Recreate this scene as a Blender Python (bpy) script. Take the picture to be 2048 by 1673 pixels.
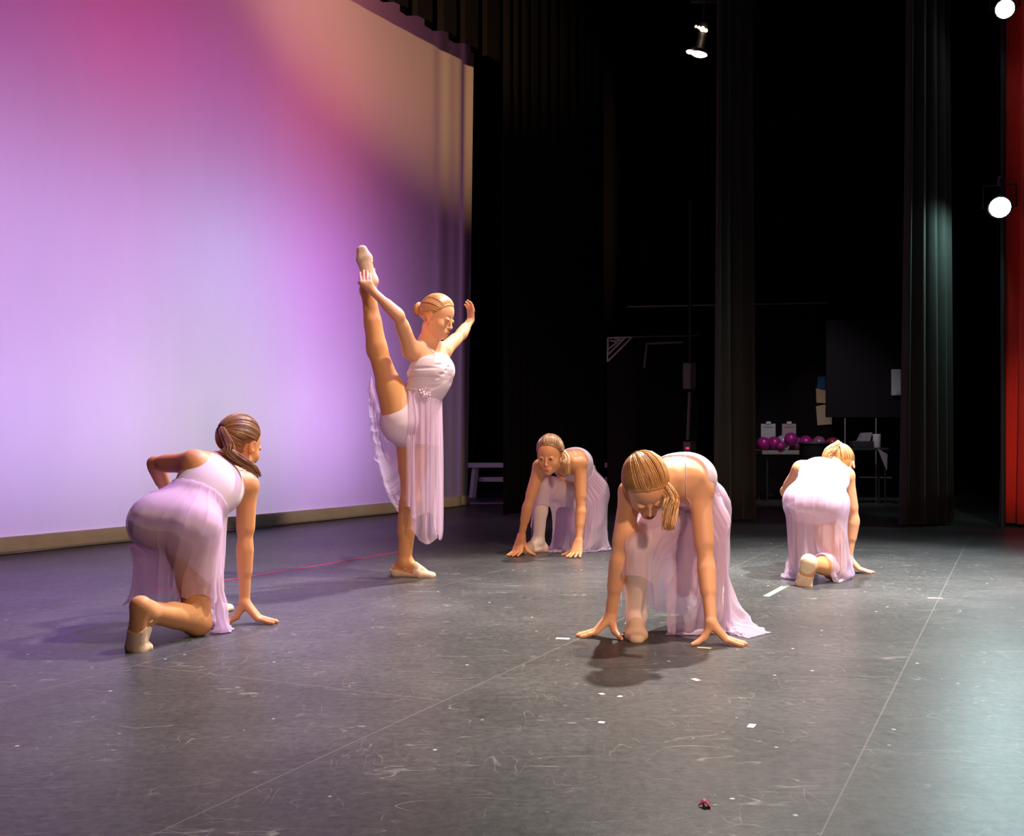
import bpy, math, random
import numpy as np
from mathutils import Vector, Matrix, Quaternion
for o in list(bpy.data.objects): bpy.data.objects.remove(o)
sc = bpy.context.scene
COL = sc.collection

# ------------------------------------------------------------------ camera, world, lights, exposure
W_, H_, FPX, HOR, HC = 2048.0, 1673.0, 2200.0, 870.0, 0.82
cam_d = bpy.data.cameras.new('camera'); cam = bpy.data.objects.new('camera', cam_d); COL.objects.link(cam)
cam_d.sensor_fit = 'HORIZONTAL'; cam_d.sensor_width = 36.0; cam_d.lens = 36.0*FPX/W_
cam_d.shift_y = (HOR-H_/2)/W_
cam_d.clip_start = 0.05; cam_d.clip_end = 100
cam.location = (0, 0, HC); cam.rotation_euler = (math.pi/2, 0, 0)
sc.camera = cam
vs = sc.view_settings
sc.display_settings.display_device = 'sRGB'
vs.view_transform = 'Standard'; vs.look = 'None'; vs.gamma = 1.0; vs.exposure = 0.0; vs.use_curve_mapping = False
world = bpy.data.worlds.new('world'); sc.world = world; world.use_nodes = True
world.node_tree.nodes['Background'].inputs[0].default_value = (0.30, 0.32, 0.45, 1)
world.node_tree.nodes['Background'].inputs[1].default_value = 0.012

def P(px, py, Y):
    return np.array([(px-W_/2)*Y/FPX, Y, HC-(py-HOR)*Y/FPX])
def floor_pt(px, py):
    return P(px, py, HC*FPX/(py-HOR))

def aim(o, target):
    d = Vector(target)-o.location
    o.rotation_euler = d.to_track_quat('-Z', 'Y').to_euler()
def spot(loc, target, power, color, angle, blend=0.6, radius=0.08):
    l = bpy.data.lights.new('stage_spot', 'SPOT'); o = bpy.data.objects.new('stage_spot', l); COL.objects.link(o)
    l.energy = power; l.color = color; l.spot_size = math.radians(angle); l.spot_blend = blend; l.shadow_soft_size = radius
    o.location = loc; aim(o, target); return o
def area(loc, target, power, color, sx, sy, spread=180):
    l = bpy.data.lights.new('stage_area', 'AREA'); o = bpy.data.objects.new('stage_area', l); COL.objects.link(o)
    l.shape = 'RECTANGLE'; l.size = sx; l.size_y = sy; l.energy = power; l.color = color; l.spread = math.radians(spread)
    o.location = loc; aim(o, target); return o

# cyclorama line on the floor: a point and a direction; CN faces the stage
C0 = floor_pt(0, 1110); C1 = floor_pt(925, 1012.8)
CD = (C1-C0)/np.linalg.norm(C1-C0); CN = np.array([CD[1], -CD[0], 0.0])
def cyc(s, z, off=0.0):
    return C0 + CD*s + CN*off + np.array([0, 0, z])
# lights behind the cyclorama cloth (it is lit from the back)
area(cyc(-1.6, 0.9, -1.25), cyc(-1.6, 0.9, 0), 19, (1.000, 0.000, 0.548), 0.9, 0.5)
area(cyc(-0.3, 0.9, -1.25), cyc(-0.3, 0.9, 0), 22, (0.443, 0.435, 1.000), 0.9, 0.5)
area(cyc(1.0, 0.9, -1.25), cyc(1.0, 0.9, 0), 23, (0.751, 0.493, 1.000), 0.9, 0.5)
area(cyc(2.2, 0.9, -1.25), cyc(2.2, 0.9, 0), 9, (0.469, 1.000, 0.200), 0.9, 0.5)
area(cyc(3.3, 0.9, -1.25), cyc(3.3, 0.9, 0), 32, (0.665, 0.322, 1.000), 0.9, 0.5)
area(cyc(-1.6, 2.3, -1.25), cyc(-1.6, 2.3, 0), 34, (1.000, 0.000, 0.087), 0.9, 0.5)
area(cyc(-0.3, 2.3, -1.25), cyc(-0.3, 2.3, 0), 17, (0.376, 0.466, 1.000), 0.9, 0.5)
area(cyc(1.0, 2.3, -1.25), cyc(1.0, 2.3, 0), 12, (0.825, 0.341, 1.000), 0.9, 0.5)
area(cyc(2.2, 2.3, -1.25), cyc(2.2, 2.3, 0), 16, (0.457, 0.596, 1.000), 0.9, 0.5)
area(cyc(3.3, 2.3, -1.25), cyc(3.3, 2.3, 0), 18, (0.762, 0.136, 1.000), 0.9, 0.5)
area(cyc(-1.6, 3.8, -1.25), cyc(-1.6, 3.8, 0), 16, (1.000, 0.000, 0.404), 0.9, 0.5)
area(cyc(-0.3, 3.8, -1.25), cyc(-0.3, 3.8, 0), 3, (0.000, 0.000, 1.000), 0.9, 0.5)
area(cyc(1.0, 3.8, -1.25), cyc(1.0, 3.8, 0), 10, (1.000, 0.000, 0.234), 0.9, 0.5)
area(cyc(2.2, 3.8, -1.25), cyc(2.2, 3.8, 0), 4, (0.597, 0.000, 1.000), 0.9, 0.5)
area(cyc(3.3, 3.8, -1.25), cyc(3.3, 3.8, 0), 10, (1.000, 0.071, 0.000), 0.9, 0.5)
area(cyc(1.0, 5.3, -1.30), cyc(1.0, 5.3, 0), 4, (1.000, 0.000, 0.000), 0.9, 0.5)
area(cyc(3.0, 5.3, -1.30), cyc(3.0, 5.3, 0), 12, (1.000, 0.325, 0.315), 0.9, 0.5)
# orange wash on the front of the cloth, upper corner
spot((-2.2, 2.0, 5.0), cyc(5.2, 5.0), 5200, (1.0, 0.50, 0.24), 20, 1.0, 0.06)
spot((-2.2, 2.0, 5.0), cyc(5.9, 4.3), 1200, (1.0, 0.46, 0.25), 13, 1.0, 0.06)
# the two visible cool side lights on the boom at stage right and their beams
YB = 9.5
BOOM_A = P(2000, 415, YB); BOOM_B = P(2010, 18, YB)
spot(tuple(BOOM_A+np.array([0, -.14, 0])), (2.5, 5.4, 0.0), 260, (0.66, 0.96, 1.0), 66, 0.9, 0.09)
spot(tuple(BOOM_B+np.array([0, -.14, 0])), (2.7, 6.4, 0.0), 300, (0.72, 0.97, 1.0), 66, 0.9, 0.09)
spot(tuple(BOOM_A+np.array([-.10, -.05, 0])), (3.75, 9.85, 2.3), 34, (0.50, 1.0, 0.90), 120, 1.0, 0.05)
# overhead warm white top light, a little behind the dancers
spot((1.9, 8.8, 6.2), (1.0, 5.2, 0.4), 5600, (1.0, 0.90, 0.80), 50, 0.9, 0.12)
spot((2.2, 5.2, 6.2), (-0.1, 5.2, 0.6), 2000, (1.0, 0.82, 0.66), 54, 0.9, 0.12)
spot((3.6, 4.6, 5.6), (2.3, 6.5, 0.3), 3800, (0.97, 0.95, 0.88), 36, 0.9, 0.12)
# violet wash over the stage floor by the backdrop
spot((0.2, 6.8, 6.2), (-2.3, 5.1, 0.0), 1500, (0.30, 0.04, 1.0), 38, 1.0, 0.1)
# warm front of house wash
spot((3.4, -1.5, 3.6), (0.6, 5.5, 0.5), 1250, (1.0, 0.66, 0.45), 44, 0.9, 0.25)
spot((-0.5, -2.0, 3.4), (1.1, 6.0, 0.4), 420, (1.0, 0.64, 0.46), 36, 0.9, 0.25)
# unseen spot added to brighten the red curtain
spot((2.4, 1.5, 4.5), (4.95, 9.7, 0.7), 900, (1.0, 0.75, 0.55), 13, 1.0, 0.1)
# unseen spots added to brighten the balloon table and the bench
spot((3.0, 10.9, 3.2), (3.7, 13.6, 0.6), 130, (0.95, 0.85, 0.95), 50, 0.9, 0.05)
spot((-0.3, 12.6, 3.0), (0.0, 14.3, 0.4), 14, (0.45, 0.50, 1.0), 60, 0.9, 0.05)

# ------------------------------------------------------------------ materials
def new_mat(name):
    m = bpy.data.materials.new(name); m.use_nodes = True
    return m, m.node_tree.nodes, m.node_tree.links
def pm(name, color, rough=0.6, spec=0.5, metal=0.0, noise=0.0, nscale=20.0, bump=0.0, bscale=60.0, sss=0.0, sheen=0.0, emit=None, estr=0.0):
    m, n, l = new_mat(name); b = n['Principled BSDF']
    b.inputs['Base Color'].default_value = (*color, 1); b.inputs['Roughness'].default_value = rough
    b.inputs['Specular IOR Level'].default_value = spec; b.inputs['Metallic'].default_value = metal
    if sss: b.inputs['Subsurface Weight'].default_value = sss; b.inputs['Subsurface Radius'].default_value = (1, .35, .2); b.inputs['Subsurface Scale'].default_value = .015
    if sheen: b.inputs['Sheen Weight'].default_value = sheen
    if emit: b.inputs['Emission Color'].default_value = (*emit, 1); b.inputs['Emission Strength'].default_value = estr
    tc = n.new('ShaderNodeTexCoord')
    if noise:
        t = n.new('ShaderNodeTexNoise'); t.inputs['Scale'].default_value = nscale; t.inputs['Detail'].default_value = 4
        l.new(tc.outputs['Object'], t.inputs['Vector'])
        r = n.new('ShaderNodeMix'); r.data_type = 'RGBA'
        r.inputs[6].default_value = (*[c*(1-noise) for c in color], 1); r.inputs[7].default_value = (*[min(1, c*(1+noise)) for c in color], 1)
        l.new(t.outputs['Fac'], r.inputs[0]); l.new(r.outputs[2], b.inputs['Base Color'])
    if bump:
        t = n.new('ShaderNodeTexNoise'); t.inputs['Scale'].default_value = bscale; t.inputs['Detail'].default_value = 3
        l.new(tc.outputs['Object'], t.inputs['Vector'])
        bp = n.new('ShaderNodeBump'); bp.inputs['Strength'].default_value = bump; bp.inputs['Distance'].default_value = 0.01
        l.new(t.outputs['Fac'], bp.inputs['Height']); l.new(bp.outputs['Normal'], b.inputs['Normal'])
    return m
M = {}
M['skin'] = pm('skin', (0.72, 0.33, 0.155), 0.5, 0.35, noise=0.06, nscale=9, sss=0.12)
M['skin_pale'] = pm('skin_pale', (0.82, 0.43, 0.25), 0.5, 0.35, noise=0.06, nscale=9, sss=0.12)
M['tights_tan'] = pm('tights_tan', (0.70, 0.34, 0.145), 0.55, 0.3, noise=0.04)
M['tights_pink'] = pm('tights_pink', (0.86, 0.72, 0.66), 0.6, 0.3, sheen=0.3, noise=0.04)
M['slipper'] = pm('slipper_canvas', (0.80, 0.60, 0.45), 0.75, 0.2, bump=0.15, bscale=90)
M['sole'] = pm('slipper_sole', (0.22, 0.15, 0.11), 0.9, 0.1, noise=0.3)
M['lips'] = pm('lips', (0.52, 0.12, 0.10), 0.45)
M['eye'] = pm('eye_white', (0.42, 0.37, 0.35), 0.3)
M['iris'] = pm('eye_iris', (0.05, 0.03, 0.02), 0.1)
M['brow'] = pm('brow_hair', (0.30, 0.16, 0.09), 0.8)
M['lid'] = pm('eyelash', (0.06, 0.03, 0.02), 0.8)
def hair_mat(name, c1, c2):
    m, n, l = new_mat(name); b = n['Principled BSDF']
    tc = n.new('ShaderNodeTexCoord'); t = n.new('ShaderNodeTexNoise'); t.inputs['Scale'].default_value = 120; t.inputs['Detail'].default_value = 3
    l.new(tc.outputs['Object'], t.inputs['Vector'])
    r = n.new('ShaderNodeMix'); r.data_type = 'RGBA'; r.inputs[6].default_value = (*c1, 1); r.inputs[7].default_value = (*c2, 1)
    l.new(t.outputs['Fac'], r.inputs[0]); l.new(r.outputs[2], b.inputs['Base Color'])
    b.inputs['Roughness'].default_value = 0.38; b.inputs['Specular IOR Level'].default_value = 0.55
    return m
HAIR = {
 'blonde': (hair_mat('hair_blonde', (.50, .22, .07), (.62, .32, .12)), hair_mat('hair_blonde_light', (.68, .40, .18), (.78, .5, .25)), hair_mat('hair_blonde_dark', (.30, .13, .05), (.42, .2, .08))),
 'brown': (hair_mat('hair_brown', (.22, .095, .04), (.32, .15, .06)), hair_mat('hair_brown_light', (.42, .22, .10), (.5, .28, .13)), hair_mat('hair_brown_dark', (.12, .05, .025), (.2, .09, .04))),
}
def fabric(name, color, opacity, transl=0.45, weave=True):
    m, n, l = new_mat(name); n.clear()
    out = n.new('ShaderNodeOutputMaterial'); d = n.new('ShaderNodeBsdfDiffuse'); t = n.new('ShaderNodeBsdfTranslucent'); tr = n.new('ShaderNodeBsdfTransparent')
    m1 = n.new('ShaderNodeMixShader'); m2 = n.new('ShaderNodeMixShader')
    d.inputs[0].default_value = (*color, 1); t.inputs[0].default_value = (*color, 1)
    m1.inputs[0].default_value = transl
    l.new(d.outputs[0], m1.inputs[1]); l.new(t.outputs[0], m1.inputs[2])
    l.new(tr.outputs[0], m2.inputs[1]); l.new(m1.outputs[0], m2.inputs[2]); l.new(m2.outputs[0], out.inputs[0])
    m2.inputs[0].default_value = opacity
    tc = n.new('ShaderNodeTexCoord'); no = n.new('ShaderNodeTexNoise'); no.inputs['Scale'].default_value = 300
    l.new(tc.outputs['Object'], no.inputs['Vector'])
    bp = n.new('ShaderNodeBump'); bp.inputs['Strength'].default_value = 0.1; bp.inputs['Distance'].default_value = 0.002
    l.new(no.outputs['Fac'], bp.inputs['Height']); l.new(bp.outputs['Normal'], d.inputs['Normal'])
    return m
M['chiffon'] = fabric('lilac_chiffon', (0.86, 0.71, 0.91), 0.60)
M['slip'] = fabric('lilac_lining', (0.86, 0.70, 0.82), 0.85, 0.3)
M['bodice'] = pm('lilac_bodice', (0.80, 0.66, 0.82), 0.8, 0.15, sheen=0.2, bump=0.03, bscale=200)
M['strap'] = pm('strap', (0.75, 0.62, 0.70), 0.6)
M['black_cloth'] = pm('black_velour', (0.005, 0.005, 0.006), 0.95, 0.1)
M['legcloth'] = pm('black_velour_worn', (0.030, 0.026, 0.025), 0.75, 0.35, sheen=0.2, noise=.3, nscale=3)
M['black'] = pm('flat_black', (0.008, 0.008, 0.010), 0.95, 0.1)
M['metal_black'] = pm('black_metal', (0.03, 0.03, 0.032), 0.45, 0.5, noise=0.2)
M['red'] = pm('red_velour', (0.80, 0.035, 0.02), 0.8, 0.2, sheen=0.3, noise=.15, nscale=4)
M['white_paint'] = pm('white_paint', (0.6, 0.58, 0.6), 0.6, noise=0.1)
M['grey_paint'] = pm('grey_paint', (0.25, 0.24, 0.25), 0.6, noise=0.2)

# ------------------------------------------------------------------ mesh helpers
def set_parent(o, par):
    if par is not None:
        o.parent = par
        o.matrix_parent_inverse = Matrix.Translation(-par.location)
def add_mesh(name, V, F, mats, par=None, smooth=True, mi=None, origin=None, solid=0.0):
    me = bpy.data.meshes.new(name)
    V = np.asarray(V, dtype=np.float64)
    og = np.asarray(origin, float) if origin is not None else np.zeros(3)
    if isinstance(F, np.ndarray):
        k = F.shape[1]
        me.vertices.add(len(V)); me.vertices.foreach_set('co', (V-og).astype(np.float32).ravel())
        me.loops.add(F.size); me.loops.foreach_set('vertex_index', F.astype(np.int32).ravel())
        me.polygons.add(len(F)); me.polygons.foreach_set('loop_start', np.arange(0, F.size, k, dtype=np.int32))
        me.polygons.foreach_set('loop_total', np.full(len(F), k, dtype=np.int32))
        me.update(calc_edges=True); me.validate()
    else:
        me.from_pydata([tuple(v) for v in (V-og)], [], [tuple(f) for f in F]); me.update()
    if not isinstance(mats, (list, tuple)): mats = [mats]
    for m in mats: me.materials.append(m)
    if mi is not None: me.polygons.foreach_set('material_index', np.asarray(mi, dtype=np.int32))
    me.polygons.foreach_set('use_smooth', np.full(len(me.polygons), smooth, dtype=bool))
    o = bpy.data.objects.new(name, me); COL.objects.link(o); o.location = tuple(og)
    if par is not None: set_parent(o, par)
    if solid:
        s = o.modifiers.new('thickness', 'SOLIDIFY'); s.thickness = solid; s.offset = 0
    return o
def empty(name, loc):
    o = bpy.data.objects.new(name, None); COL.objects.link(o); o.location = tuple(loc); o.empty_display_size = 0.1; return o
def tag(o, label, cat, group=None):
    o['label'] = label; o['category'] = cat
    if group: o['group'] = group
    return o
def struct(o): o['kind'] = 'structure'; return o
class MB:
    def __init__(s): s.V = []; s.F = []
    def add(s, V, F):
        b = len(s.V); s.V += [tuple(map(float, v)) for v in V]; s.F += [tuple(int(b+i) for i in f) for f in F]
    def box(s, c, size, R=None, bev=0.0):
        x, y, z = [v/2 for v in size]; R = np.eye(3) if R is None else R
        b = min(bev, x*.9, y*.9, z*.9)
        pts = []
        if b <= 0:
            for sx in (-1, 1):
                for sy in (-1, 1):
                    for sz in (-1, 1): pts.append(np.array([sx*x, sy*y, sz*z])@R+np.asarray(c))
            s.add(pts, [(0, 1, 3, 2), (4, 6, 7, 5), (0, 4, 5, 1), (2, 3, 7, 6), (0, 2, 6, 4), (1, 5, 7, 3)]); return
        import bmesh
        bm = bmesh.new(); bmesh.ops.create_cube(bm, size=1.0)
        bmesh.ops.scale(bm, vec=(2*x, 2*y, 2*z), verts=bm.verts)
        bmesh.ops.bevel(bm, geom=bm.edges[:], offset=b, segments=2, affect='EDGES', profile=0.5)
        bm.verts.ensure_lookup_table()
        s.add([np.array(v.co)@R+np.asarray(c) for v in bm.verts], [[v.index for v in f.verts] for f in bm.faces]); bm.free()
    def tube(s, pts, r, n=8, cap=True, flat=1.0):
        pts = [np.asarray(p, float) for p in pts]; m = len(pts)
        rs = [r]*m if np.isscalar(r) else r
        V = []; ref = None
        for i, p in enumerate(pts):
            t = pts[min(i+1, m-1)]-pts[max(i-1, 0)]; t = t/(np.linalg.norm(t)+1e-9)
            if ref is None: ref = np.array([0, 0, 1.0]) if abs(t[2]) < .9 else np.array([1.0, 0, 0])
            a = ref - t*np.dot(ref, t); a = a/(np.linalg.norm(a)+1e-9); b = np.cross(t, a); ref = a
            for k in range(n):
                w = 2*math.pi*k/n; V.append(p + (a*math.cos(w)+b*math.sin(w)*flat)*rs[i])
        F = [(i*n+k, i*n+(k+1) % n, (i+1)*n+(k+1) % n, (i+1)*n+k) for i in range(m-1) for k in range(n)]
        if cap: F += [tuple(range(n))[::-1], tuple((m-1)*n+k for k in range(n))]
        s.add(V, F)
    def lathe(s, c, prof, axis=(0, 0, 1), n=24):
        ax = np.asarray(axis, float); ax /= np.linalg.norm(ax)
        a = np.cross(ax, [0, 0, 1.0]) if abs(ax[2]) < .9 else np.cross(ax, [1.0, 0, 0]); a /= np.linalg.norm(a); b = np.cross(ax, a)
        V = []
        for r, h in prof:
            for k in range(n):
                w = 2*math.pi*k/n; V.append(np.asarray(c)+ax*h+(a*math.cos(w)+b*math.sin(w))*r)
        m = len(prof)
        F = [(i*n+k, i*n+(k+1) % n, (i+1)*n+(k+1) % n, (i+1)*n+k) for i in range(m-1) for k in range(n)]
        F += [tuple(range(n))[::-1], tuple((m-1)*n+k for k in range(n))]
        s.add(V, F)
    def build(s, name, mat, par=None, smooth=False, **k): return add_mesh(name, s.V, s.F, mat, par, smooth, **k)
def rotz(a):
    c, s_ = math.cos(a), math.sin(a); return np.array([[c, s_, 0], [-s_, c, 0], [0, 0, 1]])   # row-vector convention
def unit(v): v = np.asarray(v, float); return v/(np.linalg.norm(v)+1e-12)

# ------------------------------------------------------------------ stage floor
def floor_mat():
    m, n, l = new_mat('stage_floor_panels'); b = n['Principled BSDF']
    def N(t, **k):
        x = n.new(t)
        for a, v in k.items(): setattr(x, a, v)
        return x
    tc = N('ShaderNodeTexCoord')
    mp = N('ShaderNodeMapping')
    # panel axes: u runs along the seams, v across them
    ang = math.atan2(0.9078, 0.4194)
    mp.inputs['Rotation'].default_value = (0, 0, -ang)
    l.new(tc.outputs['Object'], mp.inputs['Vector'])
    mp2 = N('ShaderNodeMapping'); mp2.inputs['Location'].default_value = (-2.99+2.44*2, -0.371+1.242*6, 0)
    l.new(mp.outputs[0], mp2.inputs['Vector'])
    br = N('ShaderNodeTexBrick'); br.offset = 0.5; br.inputs['Scale'].default_value = 1.0
    br.inputs['Brick Width'].default_value = 2.44; br.inputs['Row Height'].default_value = 1.242; br.inputs['Mortar Size'].default_value = 0.0022
    br.inputs['Mortar Smooth'].default_value = 0.3
    l.new(mp2.outputs[0], br.inputs['Vector'])
    def noise(scale, detail=5, rough=.6, vec=None, dist=0):
        t = N('ShaderNodeTexNoise'); t.inputs['Scale'].default_value = scale; t.inputs['Detail'].default_value = detail
        t.inputs['Roughness'].default_value = rough; t.inputs['Distortion'].default_value = dist
        l.new(vec or tc.outputs['Object'], t.inputs['Vector']); return t.outputs['Fac']
    def ramp(v, stops):
        r = N('ShaderNodeValToRGB'); e = r.color_ramp.elements
        while len(e) < len(stops): e.new(0.5)
        for i, (p, c) in enumerate(stops): e[i].position = p; e[i].color = (c, c, c, 1) if np.isscalar(c) else (*c, 1)
        l.new(v, r.inputs[0]); return r.outputs[0]
    def mix(f, a, bb, mode='MIX'):
        x = N('ShaderNodeMix'); x.data_type = 'RGBA'; x.blend_type = mode
        for i, v in ((0, f), (6, a), (7, bb)):
            if hasattr(v, 'is_linked'): l.new(v, x.inputs[i])
            elif i == 0: x.inputs[0].default_value = v
            else: x.inputs[i].default_value = (*v, 1)
        return x.outputs[2]
    base = ramp(noise(1.3, 8, .65), [(.3, (.050, .051, .054)), (.5, (.072, .073, .077)), (.72, (.104, .105, .110))])
    fine = ramp(noise(38, 6, .75), [(.35, .66), (.62, 1.2)])
    c = mix(1.0, base, fine, 'MULTIPLY')
    # dark scuffs, stretched across the stage
    mp3 = N('ShaderNodeMapping'); mp3.inputs['Scale'].default_value = (2.2, 9, 1); mp3.inputs['Rotation'].default_value = (0, 0, .35)
    l.new(tc.outputs['Object'], mp3.inputs['Vector'])
    sc1 = ramp(noise(1.6, 6, .7, mp3.outputs[0]), [(.56, 0.0), (.70, .55)])
    c = mix(sc1, c, (.034, .032, .032))
    # light scratches: thin noise contours, masked
    mp4 = N('ShaderNodeMapping'); mp4.inputs['Scale'].default_value = (.8, 3.5, 1); mp4.inputs['Rotation'].default_value = (0, 0, .5)
    l.new(tc.outputs['Object'], mp4.inputs['Vector'])
    s1 = ramp(noise(3.2, 2, .4, mp4.outputs[0], .5), [(.494, 0.0), (.5, .7), (.506, 0.0)])
    mk = ramp(noise(5.0, 4, .6), [(.48, 0.0), (.62, 1.0)])
    c = mix(mix(1.0, s1, mk, 'MULTIPLY'), c, (.36, .35, .34))
    mp5 = N('ShaderNodeMapping'); mp5.inputs['Scale'].default_value = (3.0, .9, 1); mp5.inputs['Rotation'].default_value = (0, 0, -.4)
    l.new(tc.outputs['Object'], mp5.inputs['Vector'])
    s2 = ramp(noise(4.0, 2, .4, mp5.outputs[0], .6), [(.495, 0.0), (.5, .6), (.505, 0.0)])
    mk2 = ramp(noise(4.0, 4, .6, mp2.outputs[0]), [(.5, 0.0), (.64, 1.0)])
    c = mix(mix(1.0, s2, mk2, 'MULTIPLY'), c, (.34, .33, .32))
    # pale specks
    vo = N('ShaderNodeTexVoronoi'); vo.inputs['Scale'].default_value = 11; l.new(tc.outputs['Object'], vo.inputs['Vector'])
    sp = ramp(vo.outputs['Distance'], [(.05, .95), (.08, 0.0)])
    mk3 = ramp(noise(7, 3), [(.52, 0.0), (.56, 1.0)])
    c = mix(mix(1.0, sp, mk3, 'MULTIPLY'), c, (.62, .6, .56))
    # panel seams
    c = mix(br.outputs['Fac'], c, (.16, .155, .152))
    l.new(c, b.inputs['Base Color'])
    rr = ramp(noise(22, 7, .75), [(.3, .30), (.7, .38)])
    l.new(rr, b.inputs['Roughness']); b.inputs['Specular IOR Level'].default_value = 0.25; b.inputs['IOR'].default_value = 1.30
    bp = N('ShaderNodeBump'); bp.inputs['Strength'].default_value = 0.18; bp.inputs['Distance'].default_value = 0.003
    l.new(noise(110, 5, .7), bp.inputs['Height']); l.new(bp.outputs['Normal'], b.inputs['Normal'])
    return m
fb = MB(); fb.box((1.0, 8.0, -0.05), (16, 22, 0.1)); struct(fb.build('floor', floor_mat()))

# room shell around the stage: all black
wb = MB(); wb.box((2.0, 19.05, 4.0), (18, 0.1, 8.2)); struct(wb.build('wall_back', M['black']))
wb = MB(); wb.box((8.95, 8.0, 4.0), (0.1, 22, 8.2)); struct(wb.build('wall_right', M['black']))
wb = MB(); wb.box((-6.95, 8.0, 4.0), (0.1, 22, 8.2)); struct(wb.build('wall_left', M['black']))
wb = MB(); wb.box((1.0, 8.0, 8.1), (16, 22, 0.1)); struct(wb.build('ceiling', M['black']))

# ------------------------------------------------------------------ cyclorama (back lit cloth)
def cyc_mat():
    m, n, l = new_mat('cyclorama_cloth'); n.clear()
    out = n.new('ShaderNodeOutputMaterial'); d = n.new('ShaderNodeBsdfDiffuse'); t = n.new('ShaderNodeBsdfTranslucent'); mx = n.new('ShaderNodeMixShader')
    tc = n.new('ShaderNodeTexCoord'); no = n.new('ShaderNodeTexNoise'); no.inputs['Scale'].default_value = 2.5; no.inputs['Detail'].default_value = 8; no.inputs['Roughness'].default_value = .7
    mp = n.new('ShaderNodeMapping'); mp.inputs['Scale'].default_value = (1, 1, .25); l.new(tc.outputs['Object'], mp.inputs[0]); l.new(mp.outputs[0], no.inputs['Vector'])
    r = n.new('ShaderNodeMix'); r.data_type = 'RGBA'; r.inputs[6].default_value = (.66, .66, .64, 1); r.inputs[7].default_value = (.76, .76, .74, 1)
    l.new(no.outputs['Fac'], r.inputs[0]); l.new(r.outputs[2], d.inputs[0]); l.new(r.outputs[2], t.inputs[0])
    mx.inputs[0].default_value = .55; l.new(d.outputs[0], mx.inputs[1]); l.new(t.outputs[0], mx.inputs[2]); l.new(mx.outputs[0], out.inputs[0])
    no2 = n.new('ShaderNodeTexNoise'); no2.inputs['Scale'].default_value = 160; l.new(tc.outputs['Object'], no2.inputs['Vector'])
    bp = n.new('ShaderNodeBump'); bp.inputs['Strength'].default_value = .15; bp.inputs['Distance'].default_value = .004
    l.new(no2.outputs['Fac'], bp.inputs['Height']); l.new(bp.outputs['Normal'], d.inputs['Normal'])
    return m
S_END = 6.12
def cyc_surface(s, z):
    # flat until the last 80 cm, then soft vertical folds, gathered towards the bottom
    f = max(0.0, (s-5.05)/(S_END-5.05))
    fold = f*(0.024*math.sin((s-5.0)*11.0)+0.010*math.sin((s-5.0)*23.0+1))
    lean = -0.13*f*f*(1-z/5.0)
    return cyc(s+lean, z, fold+0.006*math.sin(s*2.1+z*.4))
ss = list(np.linspace(-2.4, 5.0, 38))+list(np.linspace(5.03, S_END, 60)); zz = list(np.linspace(.118, 6.2, 40))
V = [cyc_surface(s, z) for z in zz for s in ss]; ns = len(ss)
F = [(j*ns+i, j*ns+i+1, (j+1)*ns+i+1, (j+1)*ns+i) for j in range(len(zz)-1) for i in range(ns-1)]
cyc_root = empty('cyclorama', cyc(2, 0)); tag(cyc_root, 'tall pale backdrop cloth glowing lavender magenta and orange behind the standing dancer', 'backdrop')
add_mesh('backdrop_cloth', V, F, cyc_mat(), cyc_root)
# bottom hem: opaque canvas pipe pocket
M['canvas'] = pm('hem_canvas', (.86, .76, .62), .85, .15, noise=.15, nscale=6, bump=.2, bscale=30)
V = []; prof = [(.014, .118), (.022, .112), (.030, .07), (.034, .03), (.028, .006), (-.02, .006), (-.02, .11), (-.004, .118)]
for s in ss:
    b0 = cyc_surface(s, .11)
    for (o_, z) in prof: V.append(b0+CN*(o_+.004*math.sin(s*6+z*40))+np.array([0, 0, z-.11]))
k = len(prof)
F = [(i*k+j, i*k+(j+1) % k, (i+1)*k+(j+1) % k, (i+1)*k+j) for i in range(len(ss)-1) for j in range(k)]
add_mesh('hem', V, F, M['canvas'], cyc_root)['label'] = 'beige canvas hem along the floor'
# pleated black border hanging in front of its top
V = []; F = []
edge = [(-2.4, .30)]; s = -2.4; rnd = random.Random(4)
while s < 6.9:
    w = rnd.uniform(.24, .32); edge += [(s, .26), (s+w*.15, .36), (s+w*.9, .38)]; s += w; edge += [(s, .27)]; s += rnd.uniform(.12, .18)
zb = 5.10
for (s, o_) in edge:
    V += [cyc(s, zb, o_), cyc(s, 8.05, o_)]
F = [(2*i, 2*i+2, 2*i+3, 2*i+1) for i in range(len(edge)-1)]
tag(add_mesh('border_curtain', V, F, M['black_cloth'], None, False, solid=.01), 'black pleated border curtain cutting off the top of the glowing backdrop', 'curtain')

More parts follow.
